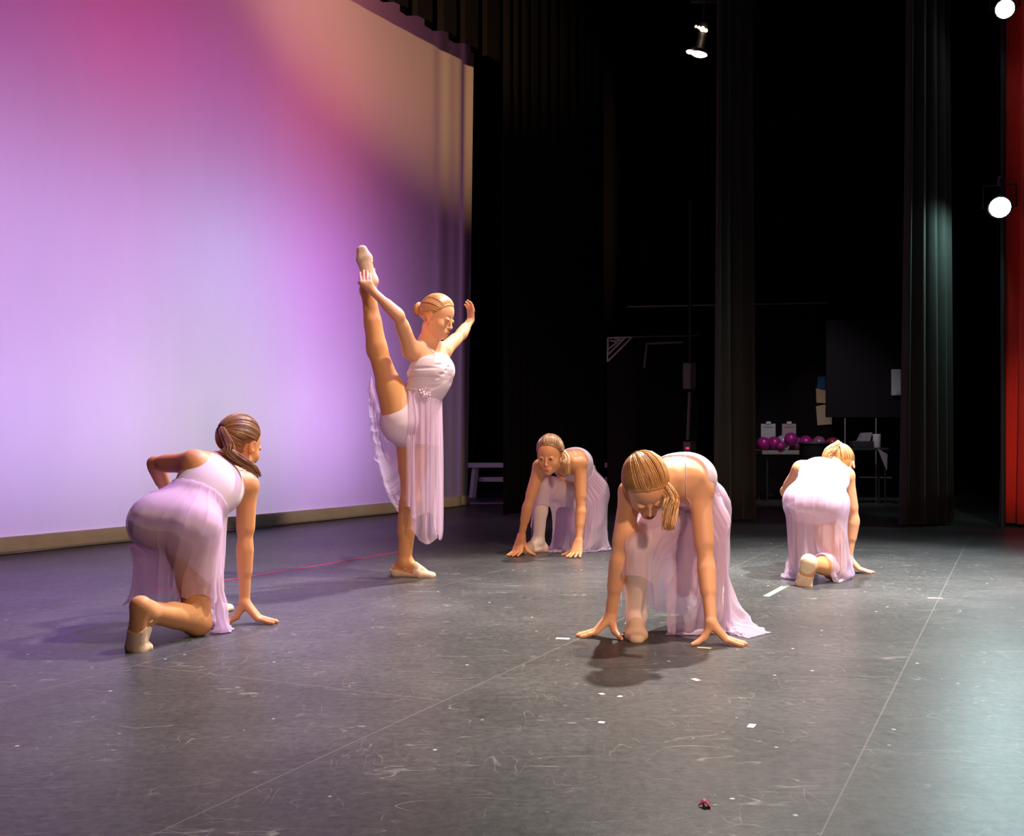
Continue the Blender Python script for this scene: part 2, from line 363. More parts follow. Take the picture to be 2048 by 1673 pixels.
# ------------------------------------------------------------------ black legs and red curtain
def drape(name, pts, z0, z1, mat, label, amp=.05, per=.16, flare=.0, seed=1, n_per=10, origin=None, hem=True):
    """pleated cloth hanging along a floor polyline"""
    pts = [np.asarray(p, float) for p in pts]; rd = random.Random(seed)
    L = sum(np.linalg.norm(pts[i+1]-pts[i]) for i in range(len(pts)-1)); n = int(L/per*n_per)
    ph = [rd.uniform(-.6, .6) for _ in range(400)]
    rows = 26; V = []
    for j in range(rows):
        z = z0+(z1-z0)*j/(rows-1); t = j/(rows-1)
        for i in range(n+1):
            d = L*i/n; k = 0; rem = d
            while k < len(pts)-2 and rem > np.linalg.norm(pts[k+1]-pts[k]): rem -= np.linalg.norm(pts[k+1]-pts[k]); k += 1
            seg = pts[k+1]-pts[k]; sd = unit(seg); nn = np.array([sd[1], -sd[0]])
            p = pts[k]+sd*rem
            a = amp*(1.0+.5*math.sin(d*3.1+seed))*(1-.35*t)
            w = 2*math.pi*d/per+ph[int(d/per) % 400]*.8
            off = a*math.sin(w)+.3*a*math.sin(2.3*w+seed)+ (1-t)**6*.02*math.sin(d*9)
            q = p+nn*off+sd*(d-L/2)*flare*(1-t)**2
            V.append((q[0], q[1], z+(.0 if j else .012*abs(math.sin(w*.5)))))
    F = [(j*(n+1)+i, j*(n+1)+i+1, (j+1)*(n+1)+i+1, (j+1)*(n+1)+i) for j in range(rows-1) for i in range(n)]
    return tag(add_mesh(name, V, F, mat, None, True, solid=.006), label, 'curtain')
def xy(px, py): return floor_pt(px, py)[:2]
drape('leg_curtain', [(-.085, 11.0), (1.06, 12.9)], .02, 7.5, M['black_cloth'], 'black leg curtain hanging beside the bench behind the crouching dancer who looks up', .04, .2, 0, 3)
drape('leg_curtain', [(1.90, 10.15), (2.04, 10.3), (2.30, 10.42)], .02, 7.5, M['legcloth'], 'black leg curtain spreading at its foot left of the balloons', .055, .13, .30, 5)
drape('leg_curtain', [(3.50, 9.75), (3.72, 9.8), (3.95, 9.95)], .02, 7.5, M['legcloth'], 'black leg curtain right of the balloons with a shining cool-lit edge', .05, .12, .35, 9)
drape('red_curtain', [(4.44, 9.85), (4.7, 9.6), (5.3, 9.3)], .02, 7.5, M['red'], 'red main curtain at the far right edge of the stage', .05, .15, .15, 12)

# ------------------------------------------------------------------ backstage
def at(px, py, Y): return P(px, py, Y)
# bench
bc = at(1085, 930, 14.3); bt = empty('bench', (bc[0], bc[1], 0)); tag(bt, 'low white painted wooden bench behind the black leg curtain', 'bench')
L0 = at(926, 930, 14.2)[0]; L1 = at(1262, 930, 14.4)[0]; cx = (L0+L1)/2; W = L1-L0
b = MB(); b.box((cx, 14.3, .455-.03), (W, .28, .06), bev=.006); b.build('seat', M['white_paint'], bt)
for sx in (L0+.16, L1-.16):
    b = MB(); R = np.eye(3)
    for sy in (-.1, .1): b.tube([(sx, 14.3+sy*.6, .40), (sx-.04*np.sign(cx-sx), 14.3+sy*1.6, .0)], .045, 4)
    b.build('leg', M['white_paint'], bt)
b = MB(); b.box((cx, 14.3, .24), (W-.4, .04, .06)); b.build('stretcher', M['white_paint'], bt)
b = MB(); b.box(((at(930, 1008, 13.1)[0]+at(1008, 1008, 13.1)[0])/2, 13.1, .006), (.9, .05, .012)); tag(b.build('floor_strip', M['grey_paint']), 'thin pale strip on the floor beyond the right end of the backdrop', 'floor strip')
# scenery flat with white lattice corner and its neighbour
Yf = 13.2
fr = empty('scenery_flat', at(1300, 1000, Yf)*np.array([1, 1, 0])); tag(fr, 'dark scenery flat with a white lattice bracket in its top left corner', 'scenery')
x0, x1 = at(1215, 675, Yf)[0], at(1395, 675, Yf)[0]; zt = at(0, 674, Yf)[2]
M['flat_dark'] = pm('flat_dark', (.012, .009, .012), .9, .2)
b = MB(); b.box(((x0+x1)/2, Yf+.03, zt/2), (x1-x0, .03, zt)); b.build('panel', M['flat_dark'], fr)
def bars(segs, Y, r=.010): 
    b = MB()
    for (a, c) in segs: b.tube([at(*a, Y), at(*c, Y)], r, 6)
    return b
bars([((1216, 676), (1264, 675)), ((1216, 676), (1215, 724)), ((1264, 675), (1216, 723)), ((1250, 676), (1217, 709)), ((1240, 680), (1217, 699)), ((1220, 681), (1236, 685)), ((1229, 678), (1244, 681))], Yf-.02, .011).build('lattice_bracket', M['white_paint'], fr)
bars([((1264, 674), (1395, 672))], Yf-.01, .006).build('top_rail', M['grey_paint'], fr)
bars([((1292, 688), (1366, 685)), ((1294, 688), (1288, 736))], Yf-.02, .014).build('corner_bracket', M['grey_paint'], fr)
# lighting batten far behind
ba = empty('batten', at(1455, 610, 15)); tag(ba, 'thin horizontal pipe high behind the leg curtains', 'pipe')
b = MB(); b.tube([at(1255, 614, 15), at(1655, 606, 15)], .010, 6); b.build('pipe', M['grey_paint'], ba)
for xx, yy in ((1290, 613), (1620, 607)):
    b = MB(); q = at(xx, yy, 15); b.tube([q, (q[0], q[1], 8.06)], .004, 6); b.build('hanging_cable', M['metal_black'], ba)
# pipe stand with two boxes
Yp = 12.8; px_ = at(1380, 900, Yp)[0]
st = empty('equipment_rack', (px_, Yp, 0)); tag(st, 'tall narrow equipment rack post with two pale units left of the middle leg curtain', 'equipment rack')
b = MB(); b.tube([(px_, Yp, 0), (px_, Yp, at(0, 400, Yp)[2])], .02, 8); b.build('post', M['metal_black'], st)
b = MB(); b.box((px_, Yp, .02), (.36, .3, .04), bev=.01); b.build('base', M['metal_black'], st)
M['unit'] = pm('unit_grey', (.30, .28, .32), .5, .4, noise=.2, nscale=30)
def rack_unit(y0, y1, name, col):
    z0, z1 = at(0, y1, Yp)[2], at(0, y0, Yp)[2]; xx = at(1371, 0, Yp)[0]
    b = MB(); b.box((xx+.02, Yp-.1, (z0+z1)/2), (.16, .12, z1-z0), bev=.008); u = b.build(name, M['metal_black'], st)
    b = MB(); b.box((xx-.01, Yp-.17, (z0+z1)/2), (.085, .02, z1-z0-.02), bev=.006); b.build('cover', M['unit'], u)
    return u
rack_unit(727, 781, 'upper_unit', 0)
u = rack_unit(882, 925, 'lower_unit', 0)
M['red_glint'] = pm('red_glint', (.5, .02, .05), .4, emit=(1, .05, .15), estr=1.2)  # pink reflection on the lower unit, drawn as small glowing patches
for yy in (897, 910):
    b = MB(); q = at(1375, yy, Yp-.19); b.box(q, (.035, .008, .02), bev=.003); b.build('glint_patch', M['red_glint'], u)
b = MB(); q0, q1 = at(1379, 785, Yp-.05), at(1375, 880, Yp-.05); b.tube([q0, q1], .018, 8); b.build('cable_duct', M['unit'], st)
# balloon table
Yt = 13.6
t = empty('table', at(1570, 900, Yt)*np.array([1, 1, 0])); tag(t, 'low folding table carrying the row of balloons', 'table')
tz = at(0, 901, Yt)[2]; xa, xb = at(1517, 0, Yt)[0], at(1694, 0, Yt)[0]
b = MB(); b.box(((xa+xb)/2, Yt+.11, tz-.025), (xb-xa, .62, .05), bev=.006); b.build('table_top', pm('table_edge', (.30, .27, .24), .7), t)
for sx in (xa+.08, xb-.08):
    for sy in (-.12, .32):
        b = MB(); b.tube([(sx, Yt+sy, 0), (sx, Yt+sy, tz-.05)], .013, 8); b.build('leg', M['metal_black'], t)
bal = [(1527, 889, 'magenta', 'pinkish purple balloon at the left end of the table'), (1541, 884, 'pale', 'pale cream balloon second from the left on the table'), (1549, 887, 'magenta', 'pinkish purple balloon below the gap between the two white cards'),
       (1566, 884, 'white', 'pearly white balloon below the right white card'), (1561, 894, 'magenta', 'small magenta balloon under the pearly white one'), (1582, 879, 'magenta', 'magenta balloon behind the pearly white one'),
       (1592, 890, 'mauve', 'greyish mauve balloon beside the black tub'), (1612, 885, 'magenta', 'magenta balloon rising behind the left side of the black tub'), (1638, 886, 'mauve', 'mauve balloon rising behind the middle of the black tub'), (1665, 888, 'rosered', 'rose red balloon above the head of the crouching dancer at right')]
BM_ = {'magenta': pm('balloon_magenta', (.42, .02, .24), .25, .6), 'pale': pm('balloon_cream', (.45, .32, .28), .25, .6), 'white': pm('balloon_white', (.42, .36, .46), .2, .6),
       'mauve': pm('balloon_mauve', (.34, .10, .22), .25, .6), 'rosered': pm('balloon_red', (.38, .03, .06), .3, .6)}
BO = [-.12, .22, -.04, .12, -.20, -.04, .20, -.02, .09, -.02]
for i, (bx, by, bm_, lb) in enumerate(bal):
    r = .084 if bm_ != 'pale' else .06
    if by == 894: r = .055
    c = at(bx, by, Yt+BO[i]); c[2] = max(c[2], tz+r*.98) if by != 885 else c[2]
    bo = empty('balloon', (c[0], c[1], c[2]-r)); tag(bo, lb, 'balloon', 'balloons on the table backstage')
    b = MB(); prof = [(r*math.sin(a)*(1.0 if a < 1.8 else 1.0), -r*math.cos(a)*(1.05 if a > 1.57 else 1.0)) for a in np.linspace(.05, 3.10, 16)]
    b.lathe(c, prof, (.25*math.sin(i*2), 1, .25), 24); b.build('envelope', BM_[bm_], bo, True)
    b = MB(); b.lathe(c+unit([.25*math.sin(i*2), 1, .25])*r*1.03, [(.004, -.01), (.008, .004), (.012, .014)], (.25*math.sin(i*2), 1, .25), 8); b.build('knot', BM_[bm_], bo, True)
M['paper'] = pm('paper_white', (.50, .48, .52), .8); M['paper_pink'] = pm('paper_pinkish', (.42, .32, .36), .8); M['ink'] = pm('ink', (.08, .08, .10), .8)
for (a, c_, mt, lb) in ((1522, 1551, 'paper', 'white card on a clip stand, left of the two on the balloon table'), (1564, 1592, 'paper_pink', 'pinkish card on a clip stand, right of the two on the balloon table')):
    q0 = at(a, 848, Yt+.34); q1 = at(c_, 848, Yt+.34); w = q1[0]-q0[0]; zb_ = tz; h = q0[2]-zb_
    r_ = empty('clip_sign', (q0[0]+w/2, Yt+.34, tz)); tag(r_, lb, 'sign', 'clip signs on the balloon table')
    b = MB(); b.box((q0[0]+w/2, Yt+.34, zb_+h/2), (w, .006, h)); b.build('card', M[mt], r_)
    b = MB(); b.box((q0[0]+w/2, Yt+.335, zb_+h+.012), (.06, .02, .035), bev=.004); b.build('clip', M['white_paint'], r_)
    b = MB()
    for k_ in range(9): b.box((q0[0]+w*(.18+.08*k_), Yt+.3355, zb_+h-.042), (w*.055, .001, .010))
    b.build('heading_line', M['ink'], r_)
# black tub
c = at(1628, 916, 12.9); b = MB(); zb_ = 0; top = at(0, 886, 12.9)[2]
tb = empty('tub', (c[0], c[1], 0)); tag(tb, 'large black tub standing in front of the balloon table', 'tub')
b.lathe((c[0], c[1], 0), [(.13, .0), (.15, .05), (.17, top*.98), (.178, top), (.160, top), (.15, top-.02), (.13, .06)], n=28); b.build('bucket', pm('tub_black', (.015, .014, .017), .5), tb, True)
b = MB(); b.lathe((c[0], c[1], 0), [(.176, top-.02), (.184, top-.015), (.184, top+.004), (.176, top+.006)], n=28); b.build('rim', M['metal_black'], tb, True)
# lit papers on the wall behind
M['paper_lit'] = pm('paper_cream', (.80, .66, .50), .8)
Yw = 15.2
wp = MB(); wp.box(((at(1500, 0, Yw)[0]+at(1900, 0, Yw)[0])/2, Yw+.06, 1.3), (3.2, .05, 2.6)); tag(wp.build('partition', M['flat_dark']), 'dark partition standing behind the balloon table', 'partition')
def sheet(pts, Y, name, mat, label, cat='paper', th=.004, yaw=0):
    f = [at(p[0], p[1], Y) for p in pts]; n_ = len(f)
    V = [v for v in f]+[v+np.array([0, th, 0]) for v in f]
    F = [tuple(range(n_)), tuple(range(2*n_-1, n_-1, -1))]+[(i, i+n_, (i+1) % n_+n_, (i+1) % n_) for i in range(n_)]
    return tag(add_mesh(name, V, F, mat, None, False), label, cat)
sheet([(1632, 777), (1651, 781), (1651, 807), (1633, 806)], Yw, 'wall_notice', M['paper_lit'], 'brightly lit cream notice pinned above the lower bent one')
sheet([(1632, 813), (1651, 809), (1651, 834), (1664, 834), (1664, 849), (1635, 851)], Yw, 'wall_notice', M['paper_lit'], 'dim L-shaped cream notice pinned below the bright one')
sheet([(1636, 754), (1651, 753), (1651, 779), (1634, 777)], Yw, 'wall_notice', pm('paper_blue', (.02, .14, .42), .6), 'small deep blue notice above the cream ones')
spot((at(1600, 700, 14.2)[0], 14.2, 2.3), at(1641, 800, Yw), 6, (1.0, .72, .42), 40, 1.0, .03)   # small warm spot without a fixture, aimed at the notices
# black masking board in front of notices, with cart below
Ys = 13.3; q0 = at(1652, 835, Ys); q1 = at(1815, 640, Ys)
sb = empty('masking_board', ((q0[0]+q1[0])/2, Ys, 0)); tag(sb, 'black hanging masking board beside the notices', 'board')
b = MB(); b.box(((q0[0]+q1[0])/2, Ys, (q0[2]+q1[2])/2), (q1[0]-q0[0], .04, q1[2]-q0[2])); b.build('panel', M['flat_dark'], sb)
for xx in (1690, 1752):
    b = MB(); q = at(xx, 836, Ys); b.tube([(q[0], Ys, q[2]), (q[0], Ys, 0)], .008, 6); b.build('support_rod', M['grey_paint'], sb)
b = MB(); q0 = at(1718, 955, Ys); q1 = at(1784, 956, Ys); b.tube([q0, q1], .007, 6); b.build('cross_rod', M['white_paint'], sb)
q0 = at(1783, 739, Ys-.06); q1 = at(1801, 792, Ys-.06)
pb = empty('wall_phone', (q0[0]+.05, Ys-.06, q1[2])); tag(pb, 'small pale wall box fixed on the masking board near the right leg curtain', 'wall box')
b = MB(); b.box(((q0[0]+q1[0])/2, Ys-.06, (q0[2]+q1[2])/2), (q1[0]-q0[0], .05, q0[2]-q1[2]), bev=.01); b.build('casing', M['white_paint'], pb)
b = MB(); b.box(((q0[0]+q1[0])/2+.01, Ys-.09, q1[2]+.03), (.04, .012, .045), bev=.004); b.build('switch', M['paper'], pb)
# cart with a machine and a roll
Yc = 12.9; cz = at(0, 896, Yc)[2]
ct = empty('side_table', at(1735, 900, Yc)*np.array([1, 1, 0])); tag(ct, 'small black side table carrying the grey machine and white roll', 'table')
xa, xb = at(1695, 0, Yc)[0], at(1772, 0, Yc)[0]
b = MB(); b.box(((xa+xb)/2, Yc+.05, cz-.015), (xb-xa, .3, .03), bev=.004); b.build('table_top', M['metal_black'], ct)
for sx in (xa+.03, xb-.03):
    for sy in (-.06, .16):
        b = MB(); b.tube([(sx, Yc+sy, 0), (sx, Yc+sy, cz-.03)], .011, 6); b.build('leg', M['metal_black'], ct)
c = at(1728, 895, Yc); r_ = empty('card_machine', (c[0], c[1], cz)); tag(r_, 'grey tape dispenser shaped machine on the small side table', 'machine')
b = MB(); b.box((c[0]-.03, c[1], cz+.04), (.24, .16, .08), bev=.01); b.build('base', M['metal_black'], r_)
V = []; 
for sy in (-.07, .07): V += [(c[0]-.07, c[1]+sy, cz+.08), (c[0]-.02, c[1]+sy, cz+.175), (c[0]+.075, c[1]+sy, cz+.180), (c[0]+.05, c[1]+sy, cz+.08)]
add_mesh('hood', V, [(0, 1, 2, 3), (7, 6, 5, 4), (0, 4, 5, 1), (1, 5, 6, 2), (2, 6, 7, 3), (3, 7, 4, 0)], M['unit'], r_, False)
c = at(1753, 895, Yc-.02); b = MB(); b.lathe((c[0], c[1], cz), [(.045, 0), (.048, .006), (.048, .155), (.044, .162), (.016, .162), (.016, .15)], n=20)
tag(b.build('paper_roll', M['paper'], None, True), 'upright white paper roll at the right of the grey machine', 'paper roll')
sheet([(1755, 897), (1775, 909), (1774, 942), (1768, 930)], Yc-.12, 'hanging_paper', M['unit'], 'pointed grey paper hanging off the edge of the small side table')

# ------------------------------------------------------------------ lamps that are in view
M['lamp_cool'] = pm('lamp_cool', (1, 1, 1), .3, emit=(.78, 1.0, .98), estr=60)
M['lamp_warm'] = pm('lamp_warm', (1, 1, 1), .3, emit=(1.0, .80, .55), estr=10)
M['lamp_warm_dim'] = pm('lamp_warm_dim', (1, .8, .6), .3, emit=(1.0, .60, .32), estr=2.5)
def fixture(c, d, label, r, lens, length=.22):
    d = unit(d); c = np.asarray(c, float)
    root = empty('stage_light', c); tag(root, label, 'stage light')
    b = MB(); b.lathe(c, [(r*1.12, -.004), (r*1.15, -.02), (r*1.1, -.05), (r*.95, -.1), (r*.9, -length*.8), (r*.5, -length)], d, 24); b.build('housing', M['metal_black'], root, True)
    b = MB(); b.lathe(c, [(r*.98, .0), (r*.8, .012), (r*.4, .022), (r*.02, .025)], d, 24); b.build('lens', lens, root, True)
    side = unit(np.cross(d, [0, 0, 1]))
    b = MB(); m_ = c-d*length*.45
    b.tube([m_+side*r*1.1, m_+side*r*1.5, m_+side*r*1.5+np.array([0, 0, r*2.2]), m_-side*r*1.5+np.array([0, 0, r*2.2]), m_-side*r*1.5, m_-side*r*1.1], .009, 6); b.build('yoke', M['metal_black'], root)
    b = MB(); b.lathe(m_+np.array([0, 0, r*2.2]), [(.02, -.01), (.025, .0), (.025, .06), (.015, .08)], (0, 0, 1), 10); b.build('clamp', M['metal_black'], root)
    return root
fixture(BOOM_A, (-.42, -1.0, -.20), 'round cool white stage light shining at mid height beside the red curtain', .088, M['lamp_cool'])
fixture(BOOM_B, (-.42, -1.0, -.50), 'round cool white stage light at the top right corner', .078, M['lamp_cool'])
b = MB(); q = P(2006, 20, 9.78); b.tube([(q[0], q[1], 0), (q[0], q[1], 8.05)], .024, 10); tag(b.build('boom_pipe', M['metal_black']), 'black vertical pipe carrying the two cool stage lights', 'pipe')
# hanging spotlight, side view
Yl = 11.0; a0 = P(1398, 108, Yl); a1 = P(1409, 55, Yl); ax = unit(a0-a1)
hl = empty('stage_light', a0); tag(hl, 'hanging spotlight with a glowing warm lens pointing down near the top', 'stage light')
b = MB(); b.lathe(a0, [(.088, .0), (.094, -.012), (.09, -.04), (.05, -.05), (.045, -.20), (.06, -.24), (.06, -.30), (.03, -.34)], ax, 20); b.build('housing', M['metal_black'], hl, True)
b = MB(); b.lathe(a0+ax*.002, [(.084, .0), (.06, .014), (.01, .02)], ax, 20); b.build('lens', M['lamp_warm'], hl, True)
b = MB(); q = P(1380, 104, Yl-.02); b.lathe(q, [(.03, -.012), (.04, 0), (.03, .012)], ax, 14); b.build('reflected_glow', M['lamp_warm'], hl, True)  # reflection of the lamp, drawn as a small glowing disc
for (xx, yy, rr, mt) in ((1392, 53, .013, 'lamp_warm_dim'), (1398, 55, .015, 'lamp_warm_dim'), (1405, 58, .024, 'lamp_warm'), (1412, 61, .018, 'lamp_warm_dim')):
    b = MB(); b.lathe(P(xx, yy, Yl-.08), [(rr*.4, -rr), (rr, -rr*.3), (rr, rr*.5), (rr*.4, rr)], ax, 10); b.build('vent_opening', M[mt], hl, True)
b = MB(); b.tube([a1+np.array([.0, .1, 0]), a1+np.array([.02, .1, .3])], .012, 8); b.tube([a1+np.array([-.12, .1, .3]), a1+np.array([.14, .1, .3])], .02, 8); b.build('clamp', M['metal_black'], hl)
b = MB(); q = a1+np.array([.02, .1, .3]); lp = empty('lighting_pipe', q+np.array([0, 0, .0])); tag(lp, 'black horizontal pipe that the hanging spotlight is clamped to', 'pipe')
b.tube([(q[0]-.9, q[1], q[2]+.045), (q[0]+1.0, q[1], q[2]+.045)], .022, 8); b.build('pipe', M['metal_black'], lp)
for dx in (-.8, .9):
    b = MB(); b.tube([(q[0]+dx, q[1], q[2]+.05), (q[0]+dx, q[1], 8.06)], .006, 6); b.build('hanging_cable', M['metal_black'], lp)

# ------------------------------------------------------------------ tape and litter on the floor
def tape(pts, w, name, mat, label, cat, h=.0015):
    q = [floor_pt(*p) for p in pts]; b = MB(); V = []
    for i, p in enumerate(q):
        d = unit(q[min(i+1, len(q)-1)]-q[max(i-1, 0)]); nn = np.array([-d[1], d[0], 0])
        for (a_, z) in ((-1, 0), (-1, h), (1, h), (1, 0)): V.append(p*np.array([1, 1, 0])+nn*w/2*a_+np.array([0, 0, z+.0003]))
    F = [(i*4+j, i*4+(j+1) % 4, (i+1)*4+(j+1) % 4, (i+1)*4+j) for i in range(len(q)-1) for j in range(4)]+[(0, 1, 2, 3), tuple(len(V)-4+i for i in (3, 2, 1, 0))]
    return tag(add_mesh(name, V, F, mat, None, False), label, cat)
M['tape_pink'] = pm('tape_pink', (.75, .05, .12), .5); M['tape_green'] = pm('tape_glow_green', (.22, .50, .26), .5); M['tape_yellow'] = pm('tape_yellow', (.75, .72, .42), .6); M['tape_white'] = pm('tape_white', (.72, .68, .60), .6); M['tape_pale'] = pm('tape_pale_pink', (.62, .42, .42), .6)
tape([(300, 1186), (465, 1159), (600, 1138), (789, 1106), (800, 1104)], .018, 'tape_line', M['tape_pink'], 'long pink tape line on the floor between the left dancer and the standing one', 'tape')
tape([(1532, 1194), (1569, 1174)], .034, 'tape_mark', M['tape_green'], 'pale green tape strip on the floor left of the rear right dancer', 'tape')
tape([(1395, 1296), (1422, 1298)], .018, 'tape_mark', M['tape_yellow'], 'small yellowish tape scrap under the right hand of the front dancer', 'tape')
tape([(1112, 1278), (1139, 1279)], .03, 'tape_mark', M['tape_white'], 'cream tape scrap on the floor left of the front dancer', 'tape')
tape([(1855, 1197), (1885, 1198)], .03, 'tape_mark', M['tape_pale'], 'faint pink tape mark on the bright right part of the floor', 'tape')
tape([(346, 1284), (362, 1281), (372, 1280), (384, 1277)], .010, 'tape_mark', M['tape_green'], 'thin green tape scrap below the knee of the left dancer', 'tape')
for (a_, c_, lb) in (((1199, 1390), (1208, 1389), 'tiny white scrap left of the brighter floor scrap'), ((1236, 1394), (1244, 1395), 'tiny white scrap below the front dancer'), ((1386, 1359), (1397, 1363), 'small white scrap straight below the right hand of the front dancer'), ((1197, 1446), (1209, 1447), 'small pale scrap in the lower middle of the floor'), ((1500, 1457), (1506, 1450), 'narrow pale scrap on the lower right of the floor')):
    tape([a_, c_], .02, 'floor_scrap', M['tape_white'], lb, 'scrap')
q = floor_pt(1410, 1613); V = [q*np.array([1, 1, 0])+np.array([math.cos(a)*r, math.sin(a)*r*1.6, .004+.010*(i % 2)]) for i, (a, r) in enumerate([(.2, .012), (1.0, .006), (1.5, .018), (2.6, .006), (3.3, .016), (4.4, .008), (5.3, .015)])]
tag(add_mesh('floor_scrap', V+[v-np.array([0, 0, .003]) for v in V], [tuple(range(7)), tuple(range(13, 6, -1))]+[(i, i+7, (i+1) % 7+7, (i+1) % 7) for i in range(7)], pm('petal_red', (.45, .02, .08), .7), None, False), 'small crimson petal-like scrap on the floor near the bottom edge', 'scrap')
# ================================================================== figures
# A figure is a smooth union of rounded shapes (signed distances), meshed as ONE surface.
F32 = np.float32
def cone(a, b, ra, rb, k=.012, g='t', ax=None, sq=1.0): return dict(t='c', a=np.asarray(a, float), b=np.asarray(b, float), ra=ra, rb=rb, k=k, g=g, ax=None if ax is None else unit(ax), sq=sq)
def ball(c, r, k=.012, g='t'): return cone(c, np.asarray(c)+np.array([0, 0, 1e-4]), r, r, k, g)
def ell(c, R, rad, k=.012, g='t', sub=False): return dict(t='e', c=np.asarray(c, float), R=np.asarray(R, float), rad=np.asarray(rad, float), k=k, g=g, sub=sub)
def sd(p, X):
    if p['t'] == 'c':
        a = p['a']; ba = p['b']-a; d = X-a.astype(F32)
        if p['ax'] is not None:   # cross-section squashed along ax
            n = p['ax']; t = unit(ba); n = unit(n-t*np.dot(n, t)); q = 1.0/p['sq']-1.0
            d = d + (d@n.astype(F32))[..., None]*(n*q).astype(F32)
        h = np.clip((d@ba.astype(F32))/F32(np.dot(ba, ba)), 0, 1)
        e = d-h[..., None]*ba.astype(F32)
        r = np.sqrt((e*e).sum(-1))-(F32(p['ra'])+h*F32(p['rb']-p['ra']))
        return r*F32(min(1.0, (1+p['sq'])/2)) if p['ax'] is not None else r
    q = (X-p['c'].astype(F32))@p['R'].T.astype(F32)
    k0 = np.sqrt(((q/p['rad'].astype(F32))**2).sum(-1)); k1 = np.sqrt(((q/(p['rad']**2).astype(F32))**2).sum(-1))+F32(1e-6)
    return k0*(k0-1)/k1
def bounds(p, m):
    if p['t'] == 'c':
        r = max(p['ra'], p['rb'])+m; return np.minimum(p['a'], p['b'])-r, np.maximum(p['a'], p['b'])+r
    r = (np.abs(p['R'].T)*p['rad']).sum(1); r = np.sqrt(((p['R'].T*p['rad'])**2).sum(1))+m
    return p['c']-r, p['c']+r
def smin(a, b, k):
    h = np.maximum(k-np.abs(a-b), 0)/F32(k); return np.minimum(a, b)-h*h*F32(k*.25)
def evaluate(prims, X, off=0.0):
    Fv = np.full(X.shape[:-1], .3, F32)
    for p in prims:
        d = sd(p, X)-F32(off if not p.get('sub') else 0)
        Fv = -smin(-Fv, d, p['k']) if p.get('sub') else smin(Fv, d, p['k'])
    return Fv
def surface_nets(Fv, o, h):
    nx, ny, nz = Fv.shape; S = Fv < 0
    cnt = np.zeros((nx-1, ny-1, nz-1), np.int8)
    for i in (0, 1):
        for j in (0, 1):
            for k in (0, 1): cnt += S[i:nx-1+i, j:ny-1+j, k:nz-1+k]
    act = np.argwhere((cnt > 0) & (cnt < 8)); idx = np.full(cnt.shape, -1, np.int32)
    idx[act[:, 0], act[:, 1], act[:, 2]] = np.arange(len(act))
    C = np.array([(i, j, k) for i in (0, 1) for j in (0, 1) for k in (0, 1)])
    vals = np.stack([Fv[act[:, 0]+c[0], act[:, 1]+c[1], act[:, 2]+c[2]] for c in C], 1)
    acc = np.zeros((len(act), 3)); n = np.zeros(len(act))
    for e0 in range(8):
        for e1 in range(e0+1, 8):
            if np.abs(C[e0]-C[e1]).sum() != 1: continue
            va, vb = vals[:, e0], vals[:, e1]; m = (va < 0) != (vb < 0)
            t = np.where(m, va/np.where(m, va-vb, 1), 0)
            acc += m[:, None]*(C[e0]+t[:, None]*(C[e1]-C[e0])); n += m
    V = (act+acc/n[:, None])*h+o
    faces = []
    for ax in range(3):
        sl0 = [slice(None)]*3; sl1 = [slice(None)]*3; sl0[ax] = slice(0, -1); sl1[ax] = slice(1, None)
        a = S[tuple(sl0)]; b = S[tuple(sl1)]; ed = np.argwhere(a != b); u, v = (ax+1) % 3, (ax+2) % 3
        ok = (ed[:, u] > 0) & (ed[:, v] > 0) & (ed[:, u] < Fv.shape[u]-1) & (ed[:, v] < Fv.shape[v]-1); ed = ed[ok]
        def g(du, dv):
            q = ed.copy(); q[:, u] -= du; q[:, v] -= dv; return idx[q[:, 0], q[:, 1], q[:, 2]]
        quad = np.stack([g(1, 1), g(0, 1), g(0, 0), g(1, 0)], 1)
        flip = ~a[ed[:, 0], ed[:, 1], ed[:, 2]]; quad[flip] = quad[flip][:, ::-1]; faces.append(quad)
    return V, np.concatenate(faces)
def mesh_sdf(prims, h, off=0.0, clip=None):
    """clip: function(X)->distance, intersected with the shape"""
    m = .012+abs(off)+2*h; bs = [bounds(p, m) for p in prims if not p.get('sub')]
    lo = np.min([b[0] for b in bs], 0); hi = np.max([b[1] for b in bs], 0); n = np.ceil((hi-lo)/h).astype(int)+1
    Fv = np.full(n, .05, F32)
    for p in prims:
        a, b = bounds(p, p['k']+off*(0 if p.get('sub') else 1)+2*h+.006)
        i0 = np.clip(((a-lo)/h).astype(int), 0, n-1); i1 = np.clip(((b-lo)/h).astype(int)+2, 1, n)
        if np.any(i1 <= i0): continue
        g = [(lo[q]+h*np.arange(i0[q], i1[q])).astype(F32) for q in range(3)]
        X = np.stack(np.meshgrid(*g, indexing='ij'), -1)
        d = sd(p, X)-F32(off if not p.get('sub') else 0)
        s = (slice(i0[0], i1[0]), slice(i0[1], i1[1]), slice(i0[2], i1[2]))
        if p.get('sub'): Fv[s] = -smin(-Fv[s], d, p['k'])
        else: Fv[s] = smin(Fv[s], d, p['k'])
    if clip is not None:
        for i in range(0, n[0], 32):
            j = min(i+32, n[0]); X = np.stack(np.meshgrid((lo[0]+h*np.arange(i, j)).astype(F32), (lo[1]+h*np.arange(n[1])).astype(F32), (lo[2]+h*np.arange(n[2])).astype(F32), indexing='ij'), -1)
            Fv[i:j] = np.maximum(Fv[i:j], clip(X, Fv[i:j]))
    return surface_nets(Fv, lo, h)
